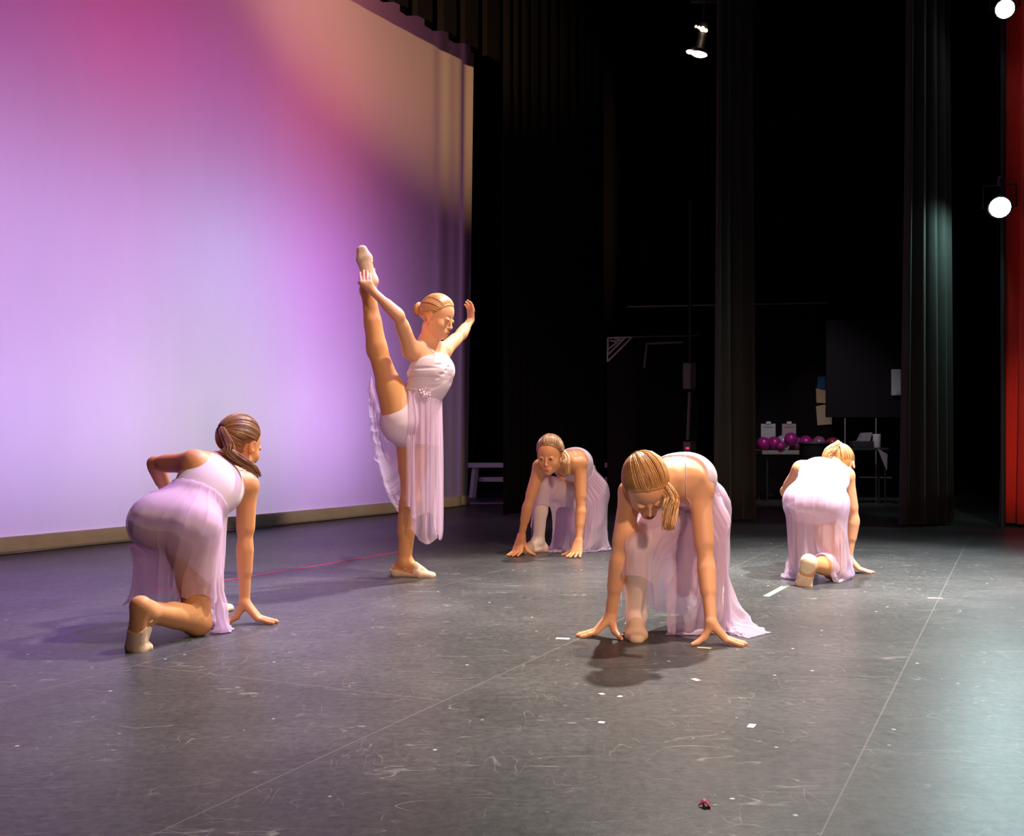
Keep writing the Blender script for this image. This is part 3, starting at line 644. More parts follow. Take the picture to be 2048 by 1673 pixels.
def relax(V, F, it=2, lam=.5):
    n = len(V)
    for _ in range(it):
        acc = np.zeros_like(V); c = np.zeros(n)
        for a, b in ((0, 1), (1, 2), (2, 3), (3, 0)):
            for q in range(3): acc[:, q] += np.bincount(F[:, a], V[F[:, b], q], n)+np.bincount(F[:, b], V[F[:, a], q], n)
            c += np.bincount(F[:, a], minlength=n)+np.bincount(F[:, b], minlength=n)
        V = V+lam*(acc/np.maximum(c, 1)[:, None]-V)
    return V
def frame(f, u):
    """rows: right, forward, up"""
    f = unit(f); u = np.asarray(u, float); u = unit(u-f*np.dot(u, f)); return np.stack([np.cross(f, u), f, u])
def bone(a, target_px, Ylen, sign=1):
    """point on the view ray of a pixel at a given distance from a; sign +1 = further away"""
    d = P(target_px[0], target_px[1], 1.0)-np.array([0, 0, HC]); o = np.array([0, 0, HC]); A = d@d; B = d@(o-a); Cc = (o-a)@(o-a)-Ylen**2
    D = B*B-A*Cc
    t = -B/A if D < 0 else (-B+sign*math.sqrt(D))/A
    return o+d*t

def arm_prims(S, E, W, sc_=1.0):
    q = unit(W-E)
    return [ball(S, .046*sc_, .04), cone(S, E, .041*sc_, .032*sc_, .03), cone(S+(E-S)*.2, S+(E-S)*.7, .038*sc_, .036*sc_, .02),
            cone(E, W, .031*sc_, .0225*sc_, .016), cone(E+(W-E)*.12, E+(W-E)*.45, .034*sc_, .028*sc_, .02)]
def finger(pts, r0=.0088, r1=.0066):
    out = []; n = len(pts)-1
    for i in range(n): out.append(cone(pts[i], pts[i+1], r0+(r1-r0)*i/n, r0+(r1-r0)*(i+1)/n, .0035, 'h'))
    return out
def floor_hand(W, hd, td, sc_=1.0, spread=1.0, lift=.028):
    """hand pressed on the floor: fingers fan out around heading hd, thumb along td"""
    hd = unit([hd[0], hd[1], 0]); td = unit([td[0], td[1], 0]); side = unit(td-hd*np.dot(td, hd)); z = np.array([0, 0, 1.0])
    K = np.array([W[0], W[1], 0])+hd*.060*sc_+z*lift*sc_*.85; pr = []; fg = []
    for i, (s, L) in enumerate(((.030, .066), (.010, .076), (-.011, .072), (-.031, .058))):   # index .. little
        a = (s/.03)*.26*spread; d = unit(hd*math.cos(a)+side*math.sin(a))
        k = K+side*s*sc_*.95-hd*(.004*abs(i-1.3))*sc_; k = k+z*(.004 if i in (1, 2) else 0)
        pr.append(cone(W+side*s*.35*sc_, k, .0165*sc_, .0115*sc_, .014))
        p1 = k+d*L*.45*sc_; p1[2] = .016*sc_; p2 = k+d*L*.75*sc_; p2[2] = .0095*sc_; p3 = k+d*L*sc_; p3[2] = .0078*sc_
        f = finger([k, p1, p2, p3], .0092*sc_, .0068*sc_); pr += f; fg.append((p3, d))
    t0 = W+side*.014*sc_+td*.010-z*.012; t1 = np.array([W[0], W[1], 0])+td*.045*sc_+hd*.012*sc_+z*.030*sc_; t2 = t1+td*.030*sc_; t2[2] = .013*sc_; t3 = t2+unit(td+hd*.3)*.026*sc_; t3[2] = .0085*sc_
    pr += [cone(W, t1, .0175*sc_, .0135*sc_, .014), cone(t1, t2, .0125*sc_, .0105*sc_, .005), cone(t2, t3, .0105*sc_, .0078*sc_, .004)]
    fg.append((t3, unit(td+hd*.3)))
    return pr, fg
def open_hand(W, d, n, tside, curl=.25, sc_=1.0, fan=.14):
    """d palm direction, n back-of-hand normal, tside +1/-1 which side the thumb leaves"""
    d = unit(d); n = unit(np.asarray(n, float)-d*np.dot(n, d)); s = np.cross(d, n)*tside; pr = []; K = W+d*.082*sc_
    for i, (o_, L) in enumerate(((.029, .070), (.010, .079), (-.010, .074), (-.029, .059))):
        k = K+s*o_*sc_-d*.004*abs(i-1)*sc_; pr.append(cone(W+s*o_*.45*sc_, k, .0155*sc_, .0115*sc_, .012))
        p = k; ang = 0; pts = [k]; dd = unit(d+s*(o_/.03)*fan)
        for q in (.42, .32, .26):
            ang += curl; p = p+(dd*math.cos(ang)-n*math.sin(ang))*L*q*sc_; pts.append(p)
        pr += finger(pts, .0090*sc_, .0068*sc_)
    t1 = W+d*.035*sc_+s*.034*sc_-n*.010*sc_; t2 = t1+unit(d*.75+s*.6-n*.2)*.032*sc_; t3 = t2+unit(d*.9+s*.3-n*.3)*.026*sc_
    pr += [cone(W+s*.008, t1, .0165*sc_, .0135*sc_, .012), cone(t1, t2, .0125*sc_, .0100*sc_, .005), cone(t2, t3, .0100*sc_, .0075*sc_, .004)]
    return pr
def leg_prims(Hp, K, A, fwd_knee, g='l'):
    t = unit(A-K); back = -unit(fwd_knee-t*np.dot(fwd_knee, t)); th = unit(K-Hp)
    return [cone(Hp, K, .083, .050, .05, g), cone(Hp+(K-Hp)*.12, Hp+(K-Hp)*.5, .084, .071, .03, g), ball(K-back*.006, .051, .03, g),
            cone(K, A, .049, .032, .02, g), cone(K+(A-K)*.12+back*.012, K+(A-K)*.48+back*.014, .046, .040, .03, g), cone(K+(A-K)*.45, A, .040, .031, .02, g)]
def foot_prims(A, heel, ball_, toe, up, g='f'):
    """A ankle, heel/ball/toe points on the sole line, up = instep direction"""
    up = unit(up); sd_ = unit(np.cross(unit(ball_-heel), up))
    pr = [ball(heel+up*.026, .030, .02, g), cone(A, heel+up*.03, .033, .030, .03, g), cone(A+(ball_-heel)*.10, ball_+up*.028, .034, .026, .03, g)]
    for s in (-.022, 0, .022):
        pr.append(cone(heel+up*.02+sd_*s*.5, ball_+up*.017+sd_*s, .019, .017, .02, g))
        pr.append(cone(ball_+up*.017+sd_*s, toe+up*.012+sd_*s*.62+(heel-toe)*(.03 if s else 0), .017, .012, .014, g))
    return pr
def head_prims(Hc, R, s=1.0):
    """R rows: right, forward, up"""
    T = lambda x, y, z: Hc+(np.array([x, y, z])*s)@R
    k = .012*s; e = lambda c, r, kk=k, sub=False: ell(T(*c), R, np.array(r)*s, kk, 'd', sub)
    cn = lambda a, b, ra, rb, kk=k: cone(T(*a), T(*b), ra*s, rb*s, kk, 'd')
    pr = [e((0, -.014, .028), (.072, .090, .084)), e((0, .030, -.030), (.055, .052, .075), .03), e((0, .036, .038), (.050, .034, .042), .03),
          cn((-.042, .005, -.062), (-.011, .064, -.090), .016, .012, .02), cn((.042, .005, -.062), (.011, .064, -.090), .016, .012, .02), e((0, .070, -.091), (.015, .013, .013), .016),
          e((-.034, .052, -.034), (.022, .022, .024), .02), e((.034, .052, -.034), (.022, .022, .024), .02),
          e((0, .078, -.068), (.026, .016, .024), .018)]
    pr += [e((sx*.030, .094, .003), (.017, .013, .012), .014, True) for sx in (-1, 1)]
    pr += [e((sx*.029, .0755, .002), (.0150, .0125, .0120), .006) for sx in (-1, 1)]            # eyelids over the balls
    pr += [cn((0, .082, .006), (0, .0985, -.030), .0052, .0066, .010), e((0, .0995, -.0330), (.0080, .0085, .0068), .008)]
    pr += [e((sx*.0080, .0905, -.0362), (.0058, .0085, .0050), .006) for sx in (-1, 1)]
    pr += [e((0, .0915, -.0620), (.0175, .0070, .0038), .006), e((0, .0900, -.0696), (.0150, .0075, .0046), .006), e((0, .0990, -.0657), (.0185, .004, .0010), .003, True)]
    for sx in (-1, 1):
        Re = frame(R.T@np.array([sx*.25, 1, 0]), R[2]+R[1]*-.2)
        pr += [ell(T(sx*.074, -.008, -.008), Re, np.array((.0075, .0175, .0300))*s, .006, 'd'), ell(T(sx*.083, -.004, -.006), Re, np.array((.0065, .010, .019))*s, .005, 'd', True)]
    return pr, T

# ---- hair: a cap over the skull plus combed strands that run to the tie
def cap_point(T, d, off, s=1.0):
    """point on the skull ellipsoid (head space direction d), lifted by off"""
    d = unit(d); c = np.array([0, -.014, .028]); r = np.array([.072, .090, .084])+off
    return T(*(c+d*r))
def hair(root, T, R, s, kind, tie, seed, h, cap_front=.0, part=True):
    rd = random.Random(seed)
    n1 = unit(np.array([0, .085, -.066])); p0 = np.array([0, .066, .082])
    skull = [ell(T(0, -.014, .028), R, np.array([.072, .090, .084])*s, .01, 'x'), ell(T(0, .036, .038), R, np.array([.050, .034, .042])*s, .03, 'x')]
    Hc = T(0, 0, 0)
    def clip(X, Fv):
        q = (X-Hc.astype(F32))@R.T.astype(F32)/F32(s)
        a = (q-p0.astype(F32))@n1.astype(F32)
        side = q[..., 1]-(.012+np.maximum(q[..., 2]-.01, 0)*1.6).astype(F32)          # in front of the ears the hairline rises
        b = -(q[..., 2]+.052+np.minimum(q[..., 1], 0)*.12)
        ear = F32(.030)-np.sqrt((q[..., 1]+.010)**2+(q[..., 2]+.012)**2)              # cut out around the ears
        ear = np.where(np.abs(q[..., 0]) > .05, ear, -1).astype(F32)
        return np.maximum(np.maximum(a, side*F32(.6)), np.maximum(b, ear*.0+np.where(q[..., 2] < .0, ear, -1)))*F32(s)
    V, Fc = mesh_sdf(skull, h, .0042*s, clip); V = relax(V, Fc, 3)
    cap = add_mesh('hair', V, Fc, list(HAIR[kind]), root)
    tl = unit(np.asarray(tie)); tp = cap_point(T, tl, .012)
    HL = [np.array(v, float) for v in ((.04, .83, .55), (.30, .79, .53), (.58, .66, .42), (.80, .52, .18), (.93, .34, -.10), (.96, .05, -.02), (.95, -.18, -.12), (.86, -.42, -.45), (.60, -.60, -.70), (.15, -.66, -.80))]
    def strand(b_, d0, wob, rad):
        n = 12; pts = []; d0 = unit(d0)
        for i in range(n+1):
            t = i/n
            lift = np.array([0, 0, .42*max(0, d0[2])])*math.sin(math.pi*t)**1.0*(1 if d0[1] > -.2 else .4)
            d = unit(d0*(1-t)+tl*t+lift)
            if part and abs(d[0]) < .05 and i < 2: d = unit(d+np.array([.03*np.sign(d0[0]), 0, 0]))
            pts.append(cap_point(T, d, (.0035+.0035*min(1, t*5)+.0030*math.sin(math.pi*t))+wob*.0016))
        b_.tube(pts, [rad*.5]+[rad]*(n-1)+[rad*.7], 4, False, .55)
    bs = [MB(), MB(), MB()]
    for i in range(640):
        v = rd.random(); sx = rd.choice((-1, 1))
        if v < .70:    # from the hairline, round to the nape
            a = rd.random()*(len(HL)-1.001); k = int(a); d0 = HL[k]*(1-a+k)+HL[k+1]*(a-k); d0 = d0+np.array([0, -.10, .03])*rd.random()
            d0 = d0*np.array([sx, 1, 1])
        else:          # from the parting
            y = rd.uniform(-.5, .82); d0 = np.array([sx*rd.uniform(.035, .10), y, math.sqrt(max(.05, 1-y*y))])
        strand(bs[rd.choice((0, 0, 0, 1, 2))], d0, rd.random(), rd.choice((.0017, .0022, .0026))*s)
    for j, b in enumerate(bs):
        if b.V: add_mesh('hair_strands', b.V, b.F, HAIR[kind][j], cap)
    return cap, tp
def ponytail(cap, kind, pts, seed, r0=.017, r1=.030, r2=.008, n=170, wave=.006):
    rd = random.Random(seed); pts = [np.asarray(p, float) for p in pts]
    def at_(t):   # Catmull-Rom
        m = len(pts)-1; x = min(t*m, m-1e-6); i = int(x); f = x-i
        p0, p1, p2, p3 = pts[max(i-1, 0)], pts[i], pts[i+1], pts[min(i+2, m)]
        return .5*((2*p1)+(p2-p0)*f+(2*p0-5*p1+4*p2-p3)*f*f+(3*p1-p0-3*p2+p3)*f**3)
    bs = [MB(), MB(), MB()]
    for i in range(n):
        a = rd.uniform(0, 2*math.pi); q = math.sqrt(rd.random()); ph = rd.uniform(0, 6); L = rd.uniform(.82, 1.0); m = 12; path = []
        for j in range(m+1):
            t = L*j/m; c = at_(t); d = unit(at_(min(t+.02, 1))-at_(max(t-.02, 0)))
            u = unit(np.cross(d, [.3, 1, .2])); v = np.cross(d, u)
            r = (r0+(r1-r0)*min(1, t/.4)) if t < .4 else r1+(r2-r1)*(t-.4)/.6
            path.append(c+(u*math.cos(a+t*1.2)+v*math.sin(a+t*1.2)*.7)*r*q+u*wave*t*math.sin(ph+t*7))
        bs[rd.choice((0, 1, 1, 2))].tube(path, [.0023]*(m-1)+[.0018, .0010], 4, True, .5)
    t0 = bs[0].build('ponytail', HAIR[kind][0], cap, True)
    for j in (1, 2): add_mesh('ponytail', bs[j].V, bs[j].F, HAIR[kind][j], cap)
    return t0
# ---- skirt: a pinned grid of cloth dropped over the moving figure until it hangs (position based dynamics)
def slerp_dir(a, b, t):
    q = Vector(a).rotation_difference(Vector(b)); return np.array(Quaternion().slerp(q, t)@Vector(a))
def cloth_skirt(pose, length, nu=128, nv=28, flare=3.0, slit=None, anchors=(), seed=1, steps=(210, 120), fr=.3, points=4, drop=.10, phase=0.0, lens=None, pleats=15, front_hold=True):
    """pose: waist centre, waist frame (rows right, forward, up), hips/knees/ankles/feet. length: skirt length in metres"""
    rd = np.random.RandomState(seed); Wc, R = pose['waist'], pose['R']; rw, rdp = pose.get('rx', .128), pose.get('ry', .098)
    th = np.linspace(0, 2*math.pi, nu, endpoint=False)+(slit if slit is not None else 0.0)
    closed = slit is None
    if not closed: th = np.linspace(.06, 2*math.pi-.06, nu)+slit
    u_f = R[2]; q_fin = Matrix(R.T.tolist()).to_quaternion()
    rot = Vector(u_f).rotation_difference(Vector((0, 0, 1))); q_rest = rot@q_fin
    if lens:
        an_ = np.radians([q[0] for q in lens]); ln = np.array([q[1] for q in lens]); Lc = np.interp(th % (2*math.pi), an_, ln, period=2*math.pi)
    else:
        tri = np.abs(((th-phase)*points/(2*math.pi)) % 1.0*2-1); Lc = length+drop*(tri-.5)*2
    v = np.linspace(0, 1, nv)
    gath = .0025*np.sin(th*19+.5)
    ring = np.stack([(rw+gath)*np.cos(th), (rdp+gath)*np.sin(th), np.zeros(nu)], 1)          # local right, forward, up
    rest = np.zeros((nu, nv, 3)); c0 = 2*math.pi*math.sqrt((rw*rw+rdp*rdp)/2); phs = rd.uniform(0, 6.28, 4)
    wave = np.sin(pleats*th+phs[0]+.9*np.sin(3*th+phs[1]))+.45*np.sin((pleats*1.0+5)*th+phs[2])
    for j in range(nv):
        f = 1+.45*v[j]; ex = max(1.0, (1+(flare-1)*v[j])/f); lam = c0*f/pleats; A = lam/math.pi*math.sqrt(ex-1)*.72; wob = A*wave
        rest[:, j, 0] = (rw*f+gath*(1-v[j])+wob)*np.cos(th); rest[:, j, 1] = (rdp*f+.02*v[j]+gath*(1-v[j])+wob)*np.sin(th); rest[:, j, 2] = -Lc*v[j]
    sf = np.clip((np.sin(th)-.15)/.35, 0, 1) if front_hold else np.zeros(nu)
    for j in (1, 2, 3, 4):
        for k_ in range(nu):
            if sf[k_] > 0: rest[k_, j] = ring[k_]*(1+.10*j*sf[k_])+np.array([0, .030*j*sf[k_], -.020*j*(1-sf[k_])-.004*j])
    # rest lengths: rings grow by the flare, so that folds form
    C0 = np.linalg.norm(np.roll(ring, -1, 0)-ring, axis=1)
    circ = (2*math.pi*math.sqrt((rw*rw+rdp*rdp)/2))/nu
    hl = circ*(1+(flare-1)*v)                                   # horizontal rest length per row
    vl = Lc/(nv-1)                                               # vertical rest length per column
    hipR, hipL = pose['hip']; Pc = (hipR+hipL)/2
    H0 = [None, None]
    def body(t):
        q = q_rest.slerp(q_fin, t); Rt = np.array(q.to_matrix())   # columns right, forward, up
        hip_mid_rest = None
        # hips relative to waist in local frame
        loc = lambda x: (x-Wc)@R.T
        w0 = np.array([Pc[0], Pc[1], .98]); w1 = Wc; Wt = w0*(1-t)+w1*t
        g = lambda x: Wt+Rt@loc(x)
        H = [g(hipR), g(hipL)]; S = []
        for i in (0, 1):
            K, A, T_ = pose['knee'][i], pose['ankle'][i], pose['toe'][i]; Hf = pose['hip'][i]
            d1 = slerp_dir([0, 0, -1], unit(K-Hf), t); d2 = slerp_dir([0, 0, -1], unit(A-K), t)
            k = H[i]+d1*np.linalg.norm(K-Hf); a = k+d2*np.linalg.norm(A-K); tt = a+(T_-A)
            S += [(H[i], k, .088, .056), (k, a, .054, .038), (a, tt, .036, .024)]
        cx = g(pose['chest']); rr = Rt[:, 0]; up = Rt[:, 2]; fw = Rt[:, 1]
        S2 = S; S = [(H[0]-fw*.02, H[1]-fw*.02, .105, .105), (Wt-rr*.035, H[0]-fw*.02, .080, .105), (Wt+rr*.035, H[1]-fw*.02, .080, .105), (Wt-rr*.04, cx-rr*.04, .080, .088), (Wt+rr*.04, cx+rr*.04, .080, .088)]+S2
        H0[:] = H
        return Wt, Rt, S
    X = np.zeros((nu, nv, 3)); Wt, Rt, S = body(0.0)
    X = Wt+rest@Rt.T; Xp = X.copy()
    anc = []
    for (a, j, p) in anchors:
        i = int(np.argmin(np.abs((th-a+math.pi) % (2*math.pi)-math.pi))); anc.append((i, j if j >= 0 else nv+j, np.asarray(p, float)))
    def solve(A_, B_, L, wA, wB, k=1.0, only_long=False):
        d = B_-A_; n = np.sqrt((d*d).sum(-1))+1e-9; c = (n-L)/n
        if only_long: c = np.maximum(c, 0)+np.minimum(c, 0)*.85
        d = d*(c*k/(wA+wB+1e-9))[..., None]
        return d*wA[..., None], -d*wB[..., None]
    w = np.ones((nu, nv)); w[:, 0] = 0
    pin = (sf[:, None] > .2) & (np.arange(nv)[None, :] <= 4); w[pin] = 0
    skip = (np.arange(nu*nv) % nv) >= 2
    fcol = np.repeat(np.sin(th) > .30, nv) & ((np.arange(nu*nv) % nv) < 18); ccol = np.repeat(np.cos(th+.001), nv); front_rule = front_hold
    if not front_rule: fcol[:] = False
    nst = steps[0]+steps[1]; dt = .012; g_ = np.array([0, 0, -9.8])
    diag = np.sqrt(((hl[:-1]+hl[1:])/2)[None, :]**2+vl[:, None]**2)
    for st in range(nst):
        t = min(1.0, st/steps[0]); t = t*t*(3-2*t)
        S_old = S; Wt, Rt, S = body(t)
        if st <= steps[0]:     # cloth that touches a limb is carried along by it
            Q = X.reshape(-1, 3); Qp = Xp.reshape(-1, 3); mv = np.zeros_like(Q); cnt = np.zeros(len(Q))
            for (a, b, ra, rb), (a2, b2, _, _) in zip(S_old, S):
                ba = b-a; h = np.clip((Q-a)@ba/(ba@ba+1e-12), 0, 1); e = Q-a-h[:, None]*ba; n = np.sqrt((e*e).sum(1))
                m = n < (ra+(rb-ra)*h+.012); dl = (a2-a)*(1-h[:, None])+(b2-b)*h[:, None]
                # only the part of the motion that pushes against the cloth
                dt_ = (dl*e).sum(1)/(n*n+1e-9); push = e*np.maximum(dt_, 0)[:, None]; mv[m] += push[m]; cnt[m] += 1
            m = cnt > 0; mv[m] /= cnt[m][:, None]; Q[m] += mv[m]; Qp[m] += mv[m]
        v_ = (X-Xp)*(.97 if st < steps[0]+60 else .90); Xp = X.copy(); X = X+v_*1.0+g_*dt*dt; 
        X[:, 0] = Wt+rest[:, 0]@Rt.T; X[pin] = Wt+rest[pin]@Rt.T
        if st == steps[0]+31:
            for (i, j, p) in anc: w[i, j] = 0
        ka = 0 if st < steps[0]*.7 else min(1, (st-steps[0]*.7)/60)
        for (i, j, p) in anc:
            if ka > 0: X[i, j] = X[i, j]+(p-X[i, j])*(.15+.85*(st > steps[0]+30))*ka
        for it in range(7):
            for par in (0, 1):     # vertical
                a, b = X[:, par:nv-1:2], X[:, par+1:nv:2]; n_ = b.shape[1]; a = a[:, :n_]
                da, db = solve(a, b, vl[:, None], w[:, par:nv-1:2][:, :n_], w[:, par+1:nv:2]); X[:, par:nv-1:2][:, :n_] += da; X[:, par+1:nv:2] += db
            for par in (0, 1):     # horizontal
                a, b = X[par:nu-1:2], X[par+1:nu:2]; n_ = b.shape[0]
                da, db = solve(a[:n_], b, hl[None, :], w[par:nu-1:2][:n_], w[par+1:nu:2], 1.0, True); X[par:nu-1:2][:n_] += da; X[par+1:nu:2] += db
            if closed:
                da, db = solve(X[-1], X[0], hl, w[-1], w[0], 1.0, True); X[-1] += da; X[0] += db
            for (sx, sy) in ((1, 1), (1, -1)):      # shear (weak)
                a = X[:-1, :-1] if sy == 1 else X[:-1, 1:]; b = X[1:, 1:] if sy == 1 else X[1:, :-1]
                wa = w[:-1, :-1] if sy == 1 else w[:-1, 1:]; wb = w[1:, 1:] if sy == 1 else w[1:, :-1]
                da, db = solve(a, b, diag[:-1], wa, wb, .12); da = da.copy(); 
                if sy == 1: X[:-1, :-1] += da*.5; X[1:, 1:] += db*.5
                else: X[:-1, 1:] += da*.5; X[1:, :-1] += db*.5
            if it in (1, 3, 5, 6):    # collisions
                Q = X.reshape(-1, 3)
                for (a, b, ra, rb) in S:
                    ba = b-a; d = Q-a; h = np.clip(d@ba/(ba@ba+1e-12), 0, 1); e = d-h[:, None]*ba; n = np.sqrt((e*e).sum(1))+1e-9
                    pen = (ra+(rb-ra)*h+.007)-n; m = (pen > 0) & skip
                    if (ra, rb) == (.088, .056):      # front cloth always stays on the front of the thigh
                        tt_ = unit(ba); nf = Rt[:, 1]+Rt[:, 2]; nf = unit(nf-tt_*np.dot(nf, tt_)); side = 1 if a is H0[0] else -1
                        mf = (n < ra+(rb-ra)*h+.03) & skip & fcol & (np.sign(ccol) == side) & ((e@nf) < .5*ra) & (h > 0) & (h < 1)
                        ep = e[mf]-(e[mf]@nf)[:, None]*nf; R_ = (ra+(rb-ra)*h[mf]+.007); hh = np.sqrt(np.maximum(R_**2-(ep*ep).sum(1), 0))
                        ok_ = (ep*ep).sum(1) < R_**2; ii = np.where(mf)[0][ok_]; Q[ii] += (ep[ok_]+nf*hh[ok_][:, None])-e[ii]; m = m & ~mf
                    Q[m] += e[m]/n[m][:, None]*pen[m][:, None]
                    Xf = Xp.reshape(-1, 3); Xf[m] += (Q[m]-Xf[m])*fr*.4
                fl = Q[:, 2] < .006; Q[fl, 2] = .006; Xf = Xp.reshape(-1, 3); Xf[fl, :2] += (Q[fl, :2]-Xf[fl, :2])*.5
                X = Q.reshape(nu, nv, 3); X[:, 0] = Wt+rest[:, 0]@Rt.T; X[pin] = Wt+rest[pin]@Rt.T
    return X, closed, th
def grid_mesh(name, X, closed, mat, par, sub=1, th=.0):
    nu, nv = X.shape[:2]; V = X.reshape(-1, 3); m = nu if closed else nu-1
    i, j = np.meshgrid(np.arange(m), np.arange(nv-1), indexing='ij'); i2 = (i+1) % nu
    F = np.stack([i*nv+j, i2*nv+j, i2*nv+j+1, i*nv+j+1], -1).reshape(-1, 4)
    o = add_mesh(name, V, F, mat, par)
    if sub:
        s = o.modifiers.new('smooth', 'SUBSURF'); s.levels = sub; s.render_levels = sub
    return o
def grid_normals(X, closed):
    a = (np.roll(X, -1, 0)-np.roll(X, 1, 0)); b = np.gradient(X, axis=1); n = np.cross(a, b); return n/(np.linalg.norm(n, axis=-1, keepdims=True)+1e-9)

def thigh_panel(H, K, A, toe, Lb=.60, Wd=.34, skew=(0, 0), wmul=1.0, seed=1, nu=46, nv=40, start=.05):
    """front cloth of the skirt lying over a raised thigh and falling off the knee"""
    t = unit(K-H); z = np.array([0, 0, 1.0]); nf = unit(z-t*t[2]); s = np.cross(t, nf); rd = np.random.RandomState(seed)
    u = np.linspace(-1, 1, nu); v = np.linspace(0, 1, nv); X = np.zeros((nu, nv, 3)); ph = rd.uniform(0, 6.28, 3)
    for i in range(nu):
        L = Lb+skew[0]*u[i]+skew[1]*abs(u[i])+.05*math.sin(7*u[i]+ph[0])
        ang = u[i]*1.15; p0 = H+t*start+(nf*math.cos(ang)+s*math.sin(ang))*.100
        for j in range(nv):
            e = v[j]; p1 = H+t*(start+L*e)+s*u[i]*Wd+nf*(.125+.012*math.sin(9*u[i]+ph[1])*e)
            k = min(1, e*5); X[i, j] = p0*(1-k)+p1*k
    hl = np.linalg.norm(np.diff(X, axis=0), axis=2); hl = np.maximum(hl, hl.mean())*wmul; vl = np.linalg.norm(np.diff(X, axis=1), axis=2)
    S = [(H, K, .086, .056), (K, A, .054, .038), (A, toe, .036, .024)]; Xp = X.copy(); X0 = X[:, 0].copy(); g = np.array([0, 0, -9.8]); mid = np.repeat(np.abs(u) < .30, nv)
    def sol(A_, B_, L, k, comp=1.0):
        d = B_-A_; n = np.sqrt((d*d).sum(-1))+1e-9; c = (n-L)/n; c = np.where(c > 0, c, c*comp); return d*(c*k*.5)[..., None]
    for st in range(190):
        v_ = (X-Xp)*.955; Xp = X.copy(); X = X+v_+g*.012**2
        for it in range(9):
            for p in (0, 1):
                d = sol(X[:, p:nv-1:2], X[:, p+1:nv:2], vl[:, p::2], 1); X[:, p:nv-1:2] += d; X[:, p+1:nv:2] -= d
                d = sol(X[p:nu-1:2], X[p+1:nu:2], hl[p::2], 1, .8); X[p:nu-1:2] += d; X[p+1:nu:2] -= d
            X[:, 0] = X0
            if it % 2 == 0:
                Q = X.reshape(-1, 3); Xf = Xp.reshape(-1, 3)
                for (a, b, ra, rb) in S:
                    ba = b-a; d = Q-a; h = np.clip(d@ba/(ba@ba+1e-12), 0, 1); e = d-h[:, None]*ba; n = np.sqrt((e*e).sum(1))+1e-9
                    pen = (ra+(rb-ra)*h+.010)-n; m = pen > 0
                    if ra == .086:      # the middle of the panel can only lie on top of the thigh
                        mt = mid & (h > 0) & (h < .86) & (n < .16) & ((e@nf) < .5*ra); ep = e[mt]-(e[mt]@nf)[:, None]*nf; R_ = (ra+(rb-ra)*h[mt]+.010); q2 = np.sqrt((ep*ep).sum(1)); ep *= np.minimum(1, .8*R_/(q2+1e-9))[:, None]
                        Q[mt] += ep+nf*np.sqrt(R_**2-(ep*ep).sum(1))[:, None]-e[mt]; m = m & ~mt; Xf[mt] = Q[mt]
                    Q[m] += e[m]/n[m][:, None]*pen[m][:, None]; Xf[m] += (Q[m]-Xf[m])*.6
                fl = Q[:, 2] < .006; Q[fl, 2] = .006; Xf[fl, :2] += (Q[fl, :2]-Xf[fl, :2])*.5
                X = Q.reshape(nu, nv, 3); X[:, 0] = X0
    return X
def upsample(X, closed, ku, kv):
    def cr(Y, k, wrap):
        n = len(Y); m = n*k if wrap else (n-1)*k+1; x = np.arange(m)/k; i = np.minimum(x.astype(int), n-1 if wrap else n-2); f = (x-i)[:, None, None]
        g = (lambda q: Y[q % n]) if wrap else (lambda q: Y[np.clip(q, 0, n-1)])
        p0, p1, p2, p3 = g(i-1), g(i), g(i+1), g(i+2)
        return .5*(2*p1+(p2-p0)*f+(2*p0-5*p1+4*p2-p3)*f*f+(3*p1-p0-3*p2+p3)*f**3)
    X = cr(X, ku, closed); return cr(X.transpose(1, 0, 2), kv, False).transpose(1, 0, 2)
def gathered(X, closed, seed, amp=1.0):
    """the fine gathers that run down from the waist seam"""
    Y = upsample(X, closed, 4, 2); n = grid_normals(Y, closed); ctr = Y[:, :24].mean(axis=(0, 1)); s = np.sign(((Y[:, :24]-ctr)*n[:, :24]).sum(-1)).mean(); n = n*s
    rd = np.random.RandomState(seed+50); u = np.linspace(0, 2*math.pi, Y.shape[0], endpoint=False)[:, None]; v = np.linspace(0, 1, Y.shape[1])[None, :]
    ph = rd.uniform(0, 6.28, 6); w = 0
    for k, (m, a_) in enumerate(((17, 1.0), (26, .8), (41, .5))):
        x = m*u+1.6*np.sin(2*u+ph[k])+.9*np.sin(5*u+ph[k+3])+1.2*v*np.sin(3*u+ph[k]); am = a_*(.55+.45*np.sin(3*u+2*ph[k+3]+2.5*v))
        w = w+am*((1-np.abs(np.sin(x/2)))**1.6-.25)
    fall = np.clip(v*14, .25, 1)*(.0052+.0050*v)*amp
    return Y+n*(w*fall+.002)[..., None]
